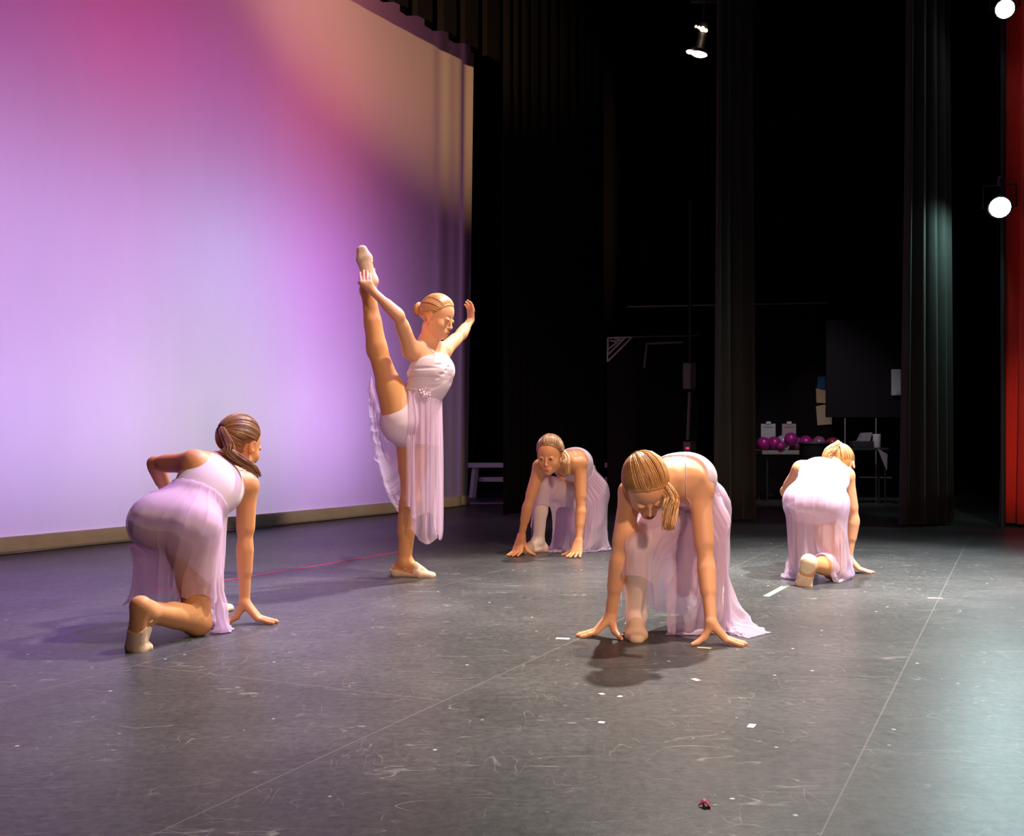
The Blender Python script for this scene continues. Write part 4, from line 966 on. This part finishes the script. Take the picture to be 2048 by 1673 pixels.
def dancer(name, label, J, opt):
    """J: joints in world space"""
    hi = opt['h']; base = J['base']; root = empty(name, (base[0], base[1], 0)); tag(root, label, 'person')
    Ls, Rs = np.asarray(J['Lsh']), np.asarray(J['Rsh']); Lh, Rh = np.asarray(J['Lhip']), np.asarray(J['Rhip'])
    Pc = (Lh+Rh)/2; C = np.asarray(J['chest']); N = np.asarray(J['neck']); hr = unit(Rh-Lh); srr = unit(Rs-Ls)
    up_l = unit(C-Pc); up_u = unit(N-C); upm = unit(up_l+up_u)
    Rp = frame(np.cross(up_l, hr), up_l); Rc = frame(np.cross(up_u, srr), up_u); Wm = unit(hr+srr)
    Wc = Pc*opt.get('wf', .34)+C*(1-opt.get('wf', .34)) + opt.get('waist_off', np.zeros(3)); Rw = frame(np.cross(upm, Wm), upm)
    hs, kn, an, toe = (Rh, Lh), (J['Rkn'], J['Lkn']), (J['Ran'], J['Lan']), (J['Rtoe'], J['Ltoe'])
    b = opt.get('build', 1.0)
    tor = [ell(Pc+Rp[2]*.030, Rp, np.array([.150, .098, .105])*b, .05), ball(Rh-Rp[1]*.028-Rp[2]*.010, .082*b, .07), ball(Lh-Rp[1]*.028-Rp[2]*.010, .082*b, .07),
           cone(Pc+Rp[2]*.05, C-Rc[2]*.04, .118*b, .113*b, .06, 't', Rw[1], .74), ell(C+Rc[1]*.004, Rc, np.array([.130, .092, .140])*b, .05)]
    sh = [cone(C+Rc[2]*.09-Rc[0]*.06, Ls-srr*-.02-Rc[2]*.006, .062, .044, .05, 't', Rc[1], .85), cone(C+Rc[2]*.09+Rc[0]*.06, Rs-srr*.02-Rc[2]*.006, .062, .044, .05, 't', Rc[1], .85)]
    bust = [ball(C+Rc[0]*sx*.052+Rc[1]*.062+Rc[2]*.012, .046, .035) for sx in (-1, 1)]
    Hc, Rhd, hsz = J['head'], J['headR'], opt.get('head', 1.08)
    hp, T = head_prims(Hc, Rhd, hsz)
    nk = [cone(N-Rc[1]*.004, T(0, -.022, -.062), .050, .045, .03), cone(N+Rc[2]*.012, Rs-srr*.045+Rc[2]*.008, .036, .030, .045), cone(N+Rc[2]*.012, Ls+srr*.045+Rc[2]*.008, .036, .030, .045), cone(C+Rc[2]*.08, N, .065, .050, .05)]
    arms = arm_prims(Ls, J['Lel'], J['Lwr'])+arm_prims(Rs, J['Rel'], J['Rwr'])
    hands = list(opt['hands'])
    legs = []; feet = []
    for i in (0, 1):
        kf = opt['kneef'][i]; legs.append(leg_prims(hs[i], kn[i], an[i], kf, 'l')); feet.append(foot_prims(an[i], *opt['feet'][i]))
    body_p = tor+sh+bust+nk+arms+legs[0]+legs[1]+feet[0]+feet[1]+hands+hp
    V, F = mesh_sdf(body_p, hi); V = relax(V, F, 1, .4)
    skin = M[opt.get('skin', 'skin')]
    add_mesh('body', V, F, skin, root)
    # tights over the legs and hips, one garment
    if opt.get('tights'):
        def clipt(X, Fv):
            pl = (X-Pc.astype(F32))@Rp.T.astype(F32); return (pl[..., 2]-F32(.09)).astype(F32)
        V, F = mesh_sdf(tor[:3]+legs[0]+legs[1]+feet[0]+feet[1], max(hi, .004), .0022, None); V = relax(V, F, 1, .4)
        add_mesh('tights', V, F, M[opt['tights']], root)
    for i in (0, 1):
        heel, bl, te, up = opt['feet'][i]; ax = unit(bl-heel); up = unit(up)
        L = np.linalg.norm(te-heel)
        def clipf(X, Fv, heel=heel, ax=ax, up=up, L=L):
            q = (X-heel.astype(F32)); a = q@ax.astype(F32); u = q@up.astype(F32)
            # cut: open over the instep, covers toes, sides and heel
            rim = .030+.010*np.cos(np.clip(a/L, 0, 1)*math.pi*2)
            if opt.get('half_shoe'): return (F32(L*.50)-a+F32(.012)*np.cos(u*60)).astype(F32)
            return np.where(a > L*.52, u-F32(.2), u-rim.astype(F32)).astype(F32)
        V, F = mesh_sdf(feet[i], min(hi, .004), .0050, clipf); V = relax(V, F, 1, .4)
        zs = (V-heel)@up; fz = zs[F].mean(1); mi = ((fz < .004) & (((V-heel)@ax)[F].mean(1) > L*.45)).astype(int) if opt.get('dark_sole') else None
        s_ = add_mesh('ballet_slipper', V, F, [M['slipper'], M['sole']], root, mi=mi)
        sd_ = unit(np.cross(ax, up)); bb = MB()   # elastic over the instep
        anp = an[i]; c = heel+ax*L*.30+up*.050
        bb.tube([c+(sd_*math.cos(w)*.036+up*math.sin(w)*.026+ax*math.sin(w)*-.018) for w in np.linspace(-.3, math.pi+.3, 12)], .0035, 6, True, 1.0)
        bb.build('elastic', M['slipper'], s_, True)
    # dress bodice: torso shapes grown by a few millimetres, cut by the neckline
    fcut = opt.get('neck_front', .075); bcut = opt.get('neck_back', .10)
    rip = opt.get('ripple', .0)
    Wn = Wc
    def clipb(X, Fv):
        q = (X-C.astype(F32))@Rc.T.astype(F32)
        top = q[..., 2]-(F32((fcut+bcut)/2)+F32((fcut-bcut)/2)*np.clip(q[..., 1]/.06, -1, 1)+.010*np.cos(q[..., 0]*30))
        pl = (X-Pc.astype(F32))@Rp.T.astype(F32); bot = -(pl[..., 2]+F32(opt.get('brief', .30)))
        r_ = rip*np.clip((q[..., 2]+.13)*12, 0, 1)*(np.sin(q[..., 2]*105+q[..., 0]*52+np.sin(q[..., 0]*24+.6)*1.7)+.6*np.sin(q[..., 2]*190-q[..., 0]*30+np.sin(q[..., 2]*40)*2+1))*(.55+.45*np.sin(q[..., 0]*19+q[..., 2]*14))
        return np.maximum(np.maximum(top, bot), Fv+r_.astype(F32)) if rip else np.maximum(top, bot)
    stub = opt.get('stub', .16); stubs = [cone(hs[i]+(kn[i]-hs[i])*.0, hs[i]+(kn[i]-hs[i])*stub, .083, .078, .05) for i in (0, 1)]
    V, F = mesh_sdf(tor+bust+stubs+[cone(C+Rc[2]*.02+Rc[0]*.04, C+Rc[2]*.10+Rc[0]*.055, .07, .050, .05, 't', Rc[1], 1.0), cone(C+Rc[2]*.02-Rc[0]*.04, C+Rc[2]*.10-Rc[0]*.055, .07, .050, .05, 't', Rc[1], 1.0)], min(hi, .0045), .0065+(rip), clipb); V = relax(V, F, 2)
    dress = add_mesh('dress', V, F, M['bodice'], root)
    skinp = tor+sh+bust+nk+arms
    def project(p, off=.004):
        p = np.asarray(p, float).copy()
        for _ in range(8):
            X = np.array([p]+[p+np.eye(3)[k]*.002 for k in range(3)]).astype(F32); d = evaluate(skinp, X); g = (d[1:]-d[0])/.002
            p = p-unit(g)*(float(d[0])-off)
        return p
    for sx in (-1, 1):
        bb = MB(); ctrl = [(.052*sx, .12, fcut-.005), (.072*sx, .10, .125), (.082*sx, .01, .165), (.072*sx, -.09, .13), (.040*sx, -.13, bcut-.005)]
        pts = []
        for k in range(len(ctrl)-1):
            for f in np.linspace(0, 1, 6, endpoint=(k == len(ctrl)-2)):
                lp = np.array(ctrl[k])*(1-f)+np.array(ctrl[k+1])*f; pts.append(project(C+lp@Rc, .002))
        bb.tube(pts, .0044, 6, True, .45); bb.build('strap', M['strap'], dress, True)
    # ruched waist band
    bb = MB(); 
    # skirt
    pose = dict(waist=Wc, R=Rw, hip=hs, knee=kn, ankle=an, toe=toe, chest=C)
    so = dict(opt['skirt']); so.pop('slip', 11); nlen = so.pop('length', .72)
    Xc, closed, th = cloth_skirt(pose, nlen, **so)
    legsf = legs[0]+legs[1]+feet[0]+feet[1]
    Q = Xc[:, 1:].reshape(-1, 3).copy()
    for _ in range(5):
        f0 = evaluate(tor+bust+legsf, Q.astype(F32), .008); m = f0 < .006
        if not m.any(): break
        Qm = Q[m]; g = np.stack([evaluate(tor+bust+legsf, (Qm+np.eye(3)[k]*.002).astype(F32), .008)-f0[m] for k in range(3)], -1)
        g = g/(np.linalg.norm(g, axis=1, keepdims=True)+1e-9); Q[m] = Qm+g*(.006-f0[m])[:, None]
    Xc[:, 1:] = Q.reshape(Xc[:, 1:].shape); Xc[:, 1:, 2] = np.maximum(Xc[:, 1:, 2], .005)
    sk = grid_mesh('skirt', gathered(Xc, closed, opt.get('seed', 1), opt.get('gather', 1.0)), closed, M['chiffon'], dress, 0)
    nvv = Xc.shape[1]; m_ = 14; Xs = np.zeros((Xc.shape[0], m_, 3)); Ll = opt.get('lining', .36)
    for i in range(Xc.shape[0]):
        cl = np.r_[0, np.cumsum(np.linalg.norm(np.diff(Xc[i], axis=0), axis=1))]; tt = np.linspace(0, min(Ll, cl[-1]*.97), m_)
        for k in range(3): Xs[i, :, k] = np.interp(tt, cl, Xc[i, :, k])
    n = grid_normals(Xs, closed); ctr = Xs.mean(axis=(0, 1)); sgn = np.sign(((Xs-ctr)*n).sum(-1)).mean()
    grid_mesh('lining', Xs-n*sgn*.004, closed, M['slip'], dress, 1)
    for pi, kw in opt.get('panels', {}).items():
        Xq = thigh_panel(hs[pi], kn[pi], an[pi], toe[pi], **kw)[6:-6]; Y = upsample(Xq, False, 3, 2); n = grid_normals(Y, False); n = n*np.sign(n[..., 2:3].mean()+1e-6)
        uu = np.linspace(0, 1, Y.shape[0])[:, None]; vv = np.linspace(0, 1, Y.shape[1])[None, :]
        Y = Y+n*(.0035*(1-np.abs(np.sin(38*uu+1.5*np.sin(4*vv+3*uu))))**1.5*(1-.3*vv))[..., None]
        grid_mesh('skirt_panel', Y, False, M['chiffon'], dress, 0)
    # waist seam and fabric flower
    bb = MB(); ringp = list(Xc[:, 0]); 
    if closed: ringp = ringp+[ringp[0]]
    bb.tube(ringp, .0055, 6, False, 1.0); bb.build('waist_seam', M['bodice'], dress, True)
    fa = opt.get('flower', .9)
    c = Wc+Rw[0]*math.cos(fa)*.125+Rw[1]*math.sin(fa)*.098; nrm = unit(Rw[0]*math.cos(fa)+Rw[1]*math.sin(fa)); t1 = unit(np.cross(nrm, Rw[2])); t2 = np.cross(nrm, t1)
    bb = MB()
    for k in range(14):
        a = k*2.4; r = .005+.0017*k; pc = c+(t1*math.cos(a)+t2*math.sin(a))*r+nrm*(.016-.0006*k)
        d1 = t1*math.cos(a)+t2*math.sin(a); d2 = np.cross(nrm, d1); Vp = []
        for (x, y, z) in ((-.2, 0, 0), (.3, -.9, .5), (1.0, -.75, .9), (1.25, 0, .55), (1.0, .75, .9), (.3, .9, .5)): Vp.append(pc+d1*x*.013+d2*y*.012+nrm*z*.007)
        Vq = [v-nrm*.0015 for v in Vp]; bb.add(Vp+Vq, [(0, 1, 2, 3), (0, 3, 4, 5), (9, 8, 7, 6), (11, 10, 9, 6)]+[(i, i+6, (i+1) % 6+6, (i+1) % 6) for i in range(6)])
    bb.build('fabric_flower', M['bodice'], dress)
    # face details
    if opt.get('face', True):
        closed_eye = opt.get('closed', False)
        for sx in (-1, 1):
            if not closed_eye:
                Re = Rhd; V, F = mesh_sdf([ell(T(sx*.029, .0832, .0005), Rhd, np.array([.0135, .0050, .0068])*hsz, .001)], .0012); e_ = add_mesh('eye', V, F, M['eye'], root)
                V, F = mesh_sdf([ell(T(sx*.029, .0862, .0003), Rhd, np.array([.0064, .0030, .0062])*hsz, .001)], .001); add_mesh('iris', V, F, M['iris'], e_)
            def onface(p, off):
                p = np.asarray(p, float).copy()
                for _ in range(6):
                    X = np.array([p]+[p+np.eye(3)[k]*.0015 for k in range(3)]).astype(F32); dd = evaluate(hp, X); g = (dd[1:]-dd[0])/.0015; p = p-unit(g)*(float(dd[0])-off)
                return p
            bb = MB(); bb.tube([onface(T(sx*(.0165+.0255*f), .0885, (.0058 if not closed_eye else -.004)+.0035*math.sin(f*3.1)*(1 if not closed_eye else -1)), .0006) for f in np.linspace(0, 1, 7)], [.0006, .0011, .0013, .0014, .0013, .0011, .0006], 5); bb.build('eyelashes', M['lid'], root, True)
            bb = MB(); bb.tube([onface(T(sx*(.013+.036*f), .0905-.012*f*f, .0205+.006*math.sin(f*2.4)), .0003) for f in np.linspace(0, 1, 7)], [.0008, .0014, .0017, .0016, .0014, .0010, .0006], 5, True, .7); bb.build('eyebrow', M['brow'], root, True)
        V, F = mesh_sdf([ell(T(0, .0921, -.0618), Rhd, np.array([.0165, .0073, .0037])*hsz, .002), ell(T(0, .0910, -.0694), Rhd, np.array([.0140, .0078, .0044])*hsz, .002), ell(T(0, .1000, -.0657), Rhd, np.array([.019, .004, .0009])*hsz, .002, sub=True)], .0014, .0008); add_mesh('lips', V, F, M['lips'], root)
    cap, tp = hair(root, T, Rhd, hsz, opt['haircol'], opt['tie'], opt.get('seed', 1), min(hi, .004))
    if opt.get('parting'):
        bb = MB(); bb.tube([cap_point(T, unit([0.004*math.sin(i), math.cos(a), math.sin(a)]), .0078) for i, a in enumerate(np.linspace(.60, 1.75, 14))], .0019*hsz, 6, True, .6); bb.build('hair_parting', skin, cap, True)
    out = dict(root=root, T=T, cap=cap, tie=tp, Rw=Rw, Wc=Wc, dress=dress, R=Rhd)
    return out
def hair_tie(D, c, d, r, mat='black'):
    d = unit(d); a = unit(np.cross(d, [.2, .3, 1])); b_ = np.cross(d, a); bb = MB()
    bb.tube([c+(a*math.cos(w)+b_*math.sin(w))*r for w in np.linspace(0, 2*math.pi, 19)], .0045, 7, False); bb.build('hair_tie', M[mat], D['cap'], True)
# ================================================================== the five dancers
A_ = lambda *v: np.array(v, float)
import time as _t
QH = .0036
# --- front dancer, crouching, head down
def front():
    J = dict(Rsh=P(1262, 985, 4.40), Lsh=P(1400, 983, 4.50), Rhip=P(1350, 1022, 4.76), Lhip=P(1412, 1024, 4.86), chest=P(1362, 958, 4.56), neck=P(1330, 958, 4.40))
    J['Rkn'] = P(1270, 1092, 4.36); J['Ran'] = P(1272, 1232, 4.53); J['Rtoe'] = P(1262, 1278, 4.36)
    J['Lkn'] = P(1420, 1226, 4.84); J['Lan'] = P(1440, 1200, 5.18); J['Ltoe'] = P(1450, 1205, 5.32)
    J['Rel'] = P(1238, 1120, 4.36); J['Rwr'] = P(1221, 1233, 4.46); J['Lel'] = P(1412, 1130, 4.42); J['Lwr'] = P(1422, 1247, 4.30)
    J['head'] = P(1292, 972, 4.27); J['headR'] = frame(A_(.08, -.50, -.86), A_(-.10, -.85, .50)); J['base'] = P(1330, 1000, 4.6)
    h1, _ = floor_hand(J['Rwr'], A_(-1, .10, 0), A_(.55, -.85, 0), 1.0); h2, _ = floor_hand(J['Lwr'], A_(1, -.12, 0), A_(-.95, -.35, 0), 1.0)
    hb = J['Rtoe']*A_(1, 1, 0); d = unit(A_(-.08, -1, 0)); heel = J['Ran']*A_(1, 1, 0)+A_(0, .035, 0)
    f1 = (heel, heel+d*.155, heel+d*.222, A_(0, 0, 1)); b0 = J['Lan']*A_(1, 1, 0)+A_(.02, .10, 0)
    f2 = (J['Lan']+A_(.01, .055, .03), b0+A_(0, 0, .012), b0+A_(0, -.05, .004), A_(.0, -.75, -.6))
    opt = dict(h=QH, hands=h1+h2, feet=(f1, f2), kneef=(A_(0, -1, .3), A_(-.3, -1, 0)), tights='tights_pink', skin='skin_pale', haircol='blonde', tie=(.30, -.92, .12), seed=3, parting=True, panels={0: dict(Lb=.49, Wd=.20, skew=(0, -.03), seed=5, wmul=1.05)}, closed=True, head=1.10,
               skirt=dict(lens=[(0, .50), (25, .40), (50, .27), (72, .30), (90, .66), (112, .52), (150, .66), (185, .92), (215, .78), (270, .74), (320, .60)], seed=3, flare=3.4, slip=12, anchors=[(math.radians(187), -1, P(1545, 1268, 4.53)), (math.radians(165), -1, P(1500, 1281, 4.40))]), neck_front=.06, neck_back=.05, flower=-.3)
    D = dancer('dancer', 'front blonde girl in lilac dress crouching with head bowed, both hands on the floor', J, opt)
    t = D['tie']; hair_tie(D, t, unit(D['T'](.3, -.92, .12)-D['T'](0, 0, 0)), .017)
    ponytail(D['cap'], 'blonde', [t, P(1338, 985, 4.20), P(1340, 1015, 4.17), P(1336, 1045, 4.15), P(1337, 1062, 4.14)], 5, .016, .034, .022, 130)
    return D
def back():
    J = dict(Rsh=P(1080, 934, 7.45), Lsh=P(1160, 928, 7.60), Rhip=P(1150, 990, 7.93), Lhip=P(1190, 988, 8.02), chest=P(1145, 928, 7.78), neck=P(1120, 918, 7.52))
    J['Rkn'] = P(1084, 968, 7.60); J['Ran'] = P(1077, 1084, 7.70); J['Rtoe'] = P(1047, 1106, 7.56)
    J['Lkn'] = P(1166, 1088, 7.80); J['Lan'] = P(1195, 1070, 8.15); J['Ltoe'] = P(1198, 1075, 8.3)
    J['Rel'] = P(1056, 1012, 7.42); J['Rwr'] = P(1043, 1072, 7.50); J['Lel'] = P(1162, 1022, 7.50); J['Lwr'] = P(1157, 1083, 7.42)
    J['head'] = P(1100, 910, 7.34); J['headR'] = frame(A_(-.30, -.90, -.30), A_(-.10, -.30, .95)); J['base'] = P(1130, 1000, 7.7)
    h1, _ = floor_hand(J['Rwr'], A_(-.5, -.85, 0), A_(.9, -.4, 0), 1.08, .7); h2, _ = floor_hand(J['Lwr'], A_(-.35, -.93, 0), A_(-.95, .2, 0), 1.08, .8)
    d = unit(A_(-.75, -.75, 0)); heel = J['Ran']*A_(1, 1, 0)-d*.04
    f1 = (heel, heel+d*.155, heel+d*.222, A_(0, 0, 1)); b0 = J['Lan']*A_(1, 1, 0)+A_(.02, .10, 0)
    f2 = (J['Lan']+A_(.01, .055, .03), b0+A_(0, 0, .012), b0+A_(0, -.05, .004), A_(.0, -.75, -.6))
    opt = dict(h=QH*1.15, hands=h1+h2, feet=(f1, f2), kneef=(A_(-.6, -1, .3), A_(-.3, -1, 0)), tights='tights_pink', haircol='brown', tie=(.35, -.9, .1), seed=8, parting=True, panels={0: dict(Lb=.54, Wd=.30, skew=(0, 0), seed=4, wmul=1.1)}, head=1.12,
               skirt=dict(lens=[(0, .56), (35, .58), (60, .60), (85, .62), (110, .62), (150, .68), (190, .78), (225, .64), (270, .74), (320, .60)], seed=8, flare=3.2, slip=12), neck_front=.06, neck_back=.06, flower=-.5)
    D = dancer('dancer', 'rear girl in lilac dress crouching with her face lifted, behind the front dancer', J, opt)
    t = D['tie']; hair_tie(D, t, unit(D['T'](.35, -.9, .1)-D['T'](0, 0, 0)), .015)
    ponytail(D['cap'], 'blonde', [t, P(1130, 912, 7.36), P(1133, 928, 7.30), P(1134, 945, 7.30), P(1133, 952, 7.3)], 9, .014, .026, .016, 90)
    return D
def standing():
    J = dict(Rsh=P(822, 700, 6.20), Lsh=P(886, 703, 6.44), Rhip=P(803, 846, 6.26), Lhip=P(826, 868, 6.38), chest=P(860, 745, 6.32), neck=P(858, 690, 6.32))
    J['Rkn'] = bone(J['Rhip'], (754, 700), .425, 1); J['Ran'] = P(736, 583, J['Rkn'][1]-.02); J['Rtoe'] = P(722, 500, 6.2)
    J['Lkn'] = P(820, 1003, 6.31); J['Lan'] = P(808, 1126, 6.38); J['Ltoe'] = P(856, 1154, 6.3)
    J['Rel'] = bone(J['Rsh'], (797, 632), .245, -1); J['Rwr'] = P(748, 585, 6.06); J['Lel'] = bone(J['Lsh'], (921, 671), .235, 1); J['Lwr'] = P(941, 641, J['Lel'][1]+.16)
    J['head'] = P(875, 634, 6.28); J['headR'] = frame(A_(.86, -.36, -.34), A_(.34, -.06, .94)); J['base'] = P(815, 1150, 6.35)
    # hand that grips the raised heel: knuckles below, fingers straight up over the sole
    W = J['Rwr']; hp = []
    for i, (kx, tx, ty) in enumerate(((722, 720, 546), (728, 727, 542), (735, 734, 543), (741, 740, 548))):
        k = P(kx+1, 566, 6.055); hp.append(cone(W+(k-W)*.1, k, .017, .0115, .012))
        hp += finger([k, P((kx+tx)/2, 557, 6.075), P(tx, ty, 6.10)], .0092, .0075)
    hp += [cone(W, P(726, 572, 6.12), .016, .012, .01), cone(P(726, 572, 6.12), P(718, 566, 6.17), .011, .008, .005)]
    h2 = open_hand(J['Lwr'], A_(.02, .12, 1), A_(.75, .65, 0), -1, .34, .82, .10)
    d = unit(A_(.88, -.36, 0)); heel = J['Lan']*A_(1, 1, 0)-d*.045
    fL = (heel, heel+d*.160, heel+d*.230, A_(0, 0, 1))
    Yk = J['Ran'][1]; hh = P(740, 562, Yk-.045); tt = P(722, 497, Yk-.03); bl = hh+(tt-hh)*.68
    fR = (hh, bl, tt, A_(.05, 1, .12))
    opt = dict(h=QH, hands=hp+h2, feet=(fR, fL), kneef=(A_(-.1, 1, .15), A_(.9, -.4, 0)), tights='tights_tan', skin='skin_pale', haircol='blonde', tie=(-.05, -.97, -.12), seed=13, head=1.06, closed=True,
               skirt=dict(lens=[(0, .58), (30, .70), (60, .84), (85, .66), (120, .80), (170, .58), (210, .80), (260, .52), (300, .56), (325, .46), (340, .60)], seed=14, flare=2.8, slip=12, slit=-.25, front_hold=False, anchors=[(math.radians(250), -1, P(756, 920, 6.48)), (math.radians(285), -1, P(745, 868, 6.42)), (math.radians(312), -1, P(737, 800, 6.38)), (math.radians(328), -6, P(742, 750, 6.33))]), neck_front=.10, neck_back=.03, flower=.9, ripple=.0052, stub=.05, lining=.30)
    D = dancer('dancer', 'standing blonde girl in lilac dress holding her raised leg by the heel', J, opt)
    # low bun
    c = D['T'](-.0, -.120, .005); R = D['R']
    V, F = mesh_sdf([ell(c, R, A_(.036, .030, .036), .01)], .003); add_mesh('bun', V, F, HAIR['blonde'][0], D['cap'])
    rd = random.Random(4)
    for j in (0, 1, 2):
        bb = MB()
        for k in range(16):
            a0 = rd.uniform(0, 6.28); r = rd.uniform(.010, .030); q = math.sqrt(max(0, 1-(r/.036)**2))
            pts = [c+A_(r*math.cos(a0+w), -.031*q-.001, r*math.sin(a0+w))@R for w in np.linspace(0, rd.uniform(2, 4), 12)]
            bb.tube(pts, .0026, 5, True, .7)
            pts = [c+A_(.037*math.cos(a0+w), rd.uniform(-.001, .001)-.012+.006*(k % 3), .037*math.sin(a0+w))@R for w in np.linspace(0, 2.5, 12)]; bb.tube(pts, .0024, 5, True, .7)
        bb.build('bun_strands', HAIR['blonde'][j], D['cap'], True)
    hair_tie(D, D['T'](0, -.104, .005), R[1], .022, 'brow')
    return D
def left():
    J = dict(Lsh=P(388, 925, 4.66), Rsh=P(494, 972, 4.80), Rhip=P(385, 1062, 4.50), Lhip=P(312, 1050, 4.52), chest=P(424, 968, 4.70), neck=P(452, 930, 4.86))
    J['Rkn'] = P(394, 1243, 4.49); J['Ran'] = P(292, 1222, 4.19); J['Rtoe'] = P(264, 1290, 4.16)
    J['Lkn'] = P(335, 1052, 4.92); J['Lan'] = P(400, 1205, 4.98); J['Ltoe'] = P(430, 1225, 5.08)
    J['Lel'] = P(310, 928, 4.80); J['Lwr'] = P(340, 1000, 5.02); J['Rel'] = P(490, 1090, 4.78); J['Rwr'] = P(489, 1206, 4.77)
    J['head'] = P(480, 890, 4.95); J['headR'] = frame(A_(.45, .86, -.22), A_(.10, .16, .95)); J['base'] = P(380, 1200, 4.6)
    h1 = open_hand(J['Lwr'], A_(.6, .5, -.5), A_(0, .3, 1), 1, .3); h2, _ = floor_hand(J['Rwr'], A_(.97, .12, 0), A_(-.95, -.35, 0), 1.05, .8)
    bl = A_(J['Rtoe'][0], J['Rtoe'][1]-.005, .012); heel = P(270, 1213, 4.13)
    f1 = (heel, bl, bl+A_(.035, .035, -.004), unit(A_(.45, .75, -.1)))
    hl = J['Lan']*A_(1, 1, 0)-A_(.02, .035, 0); d = unit(A_(.5, .85, 0)); f2 = (hl, hl+d*.155, hl+d*.22, A_(0, 0, 1))
    opt = dict(h=QH, half_shoe=True, dark_sole=True, hands=h1+h2, feet=(f1, f2), kneef=(A_(.5, 1, -.6), A_(0, .5, 1)), tights='tights_tan', haircol='brown', tie=(-.05, -.97, .10), seed=21, lining=.42, head=1.12, face=False,
               skirt=dict(lens=[(0, .76), (25, .68), (60, .62), (120, .66), (170, .72), (205, .78), (228, .74), (262, .72), (285, .36), (315, .34), (338, .66)], seed=23, flare=3.2, slip=16, anchors=[(math.radians(196), -1, P(262, 1205, 4.84)), (math.radians(208), -1, P(245, 1214, 4.70)), (math.radians(220), -1, P(262, 1204, 4.60)), (math.radians(196), -10, P(280, 1085, 4.78)), (math.radians(208), -10, P(257, 1092, 4.66)), (math.radians(220), -10, P(262, 1096, 4.56)), (math.radians(2), -1, P(462, 1258, 4.66))]), neck_front=.08, neck_back=.085, flower=1.2)
    D = dancer('dancer', 'left girl in lilac dress kneeling with her back turned, brown ponytail and bare heel raised', J, opt)
    t = D['tie']; hair_tie(D, t, unit(D['T'](-.05, -.97, .10)-D['T'](0, 0, 0)), .018)
    ponytail(D['cap'], 'brown', [t, P(458, 893, 4.76), P(458, 908, 4.75), P(480, 922, 4.74), P(505, 936, 4.72), P(520, 956, 4.72)], 22, .018, .036, .010, 150)
    return D
def right():
    J = dict(Lsh=P(1602, 940, 6.44), Rsh=P(1692, 952, 6.50), Lhip=P(1608, 1010, 6.22), Rhip=P(1654, 1012, 6.18), chest=P(1648, 955, 6.36), neck=P(1662, 936, 6.54))
    J['Rkn'] = P(1666, 1138, 6.20); J['Ran'] = P(1620, 1128, 5.93); J['Rtoe'] = P(1606, 1166, 5.95)
    J['Lkn'] = P(1606, 1010, 6.62); J['Lan'] = P(1602, 1122, 6.62); J['Ltoe'] = P(1595, 1130, 6.75)
    J['Lel'] = P(1572, 983, 6.58); J['Lwr'] = P(1600, 1020, 6.74); J['Rel'] = P(1707, 1040, 6.52); J['Rwr'] = P(1697, 1117, 6.54)
    J['head'] = P(1680, 932, 6.66); J['headR'] = frame(A_(.25, .62, -.74), A_(.15, .75, .64)); J['base'] = P(1650, 1150, 6.25)
    h1 = open_hand(J['Lwr'], A_(.5, .6, -.5), A_(0, .3, 1), 1, .3); h2, _ = floor_hand(J['Rwr'], A_(.8, -.2, 0), A_(-.9, -.3, 0), 1.05, .8)
    bl = A_(J['Rtoe'][0], J['Rtoe'][1]-.005, .012); heel = P(1616, 1124, 5.89)
    f1 = (heel, bl, bl+A_(.03, .04, -.004), unit(A_(.35, .8, -.1)))
    hl = J['Lan']*A_(1, 1, 0)-A_(0, .04, 0); d = unit(A_(-.1, 1, 0)); f2 = (hl, hl+d*.155, hl+d*.22, A_(0, 0, 1))
    opt = dict(h=QH*1.1, hands=h1+h2, feet=(f1, f2), kneef=(A_(.5, 1, -.6), A_(0, .5, 1)), tights='tights_tan', skin='skin_pale', haircol='blonde', tie=(.05, -.75, .62), seed=31, head=1.08, face=False,
               skirt=dict(lens=[(0, .56), (60, .56), (120, .60), (170, .72), (205, .80), (238, .52), (268, .72), (292, .66), (315, .50), (340, .66)], seed=33, flare=3.0, slip=15, anchors=[(math.radians(200), -1, P(1560, 1155, 6.28)), (math.radians(345), -1, P(1706, 1103, 6.30))]), neck_front=.08, neck_back=.085, flower=1.2)
    D = dancer('dancer', 'right girl in lilac dress kneeling with her back turned, beside the green floor tape', J, opt)
    t = D['tie']; hair_tie(D, t, unit(D['T'](.05, -.75, .62)-D['T'](0, 0, 0)), .016, 'white_paint')
    ponytail(D['cap'], 'blonde', [t, P(1666, 898, 6.52), P(1656, 905, 6.47), P(1650, 920, 6.46)], 32, .016, .030, .016, 100)
    return D
for fn in (front, back, standing, left, right):
    t_ = _t.time(); fn(); print('DANCER', fn.__name__, round(_t.time()-t_, 1))
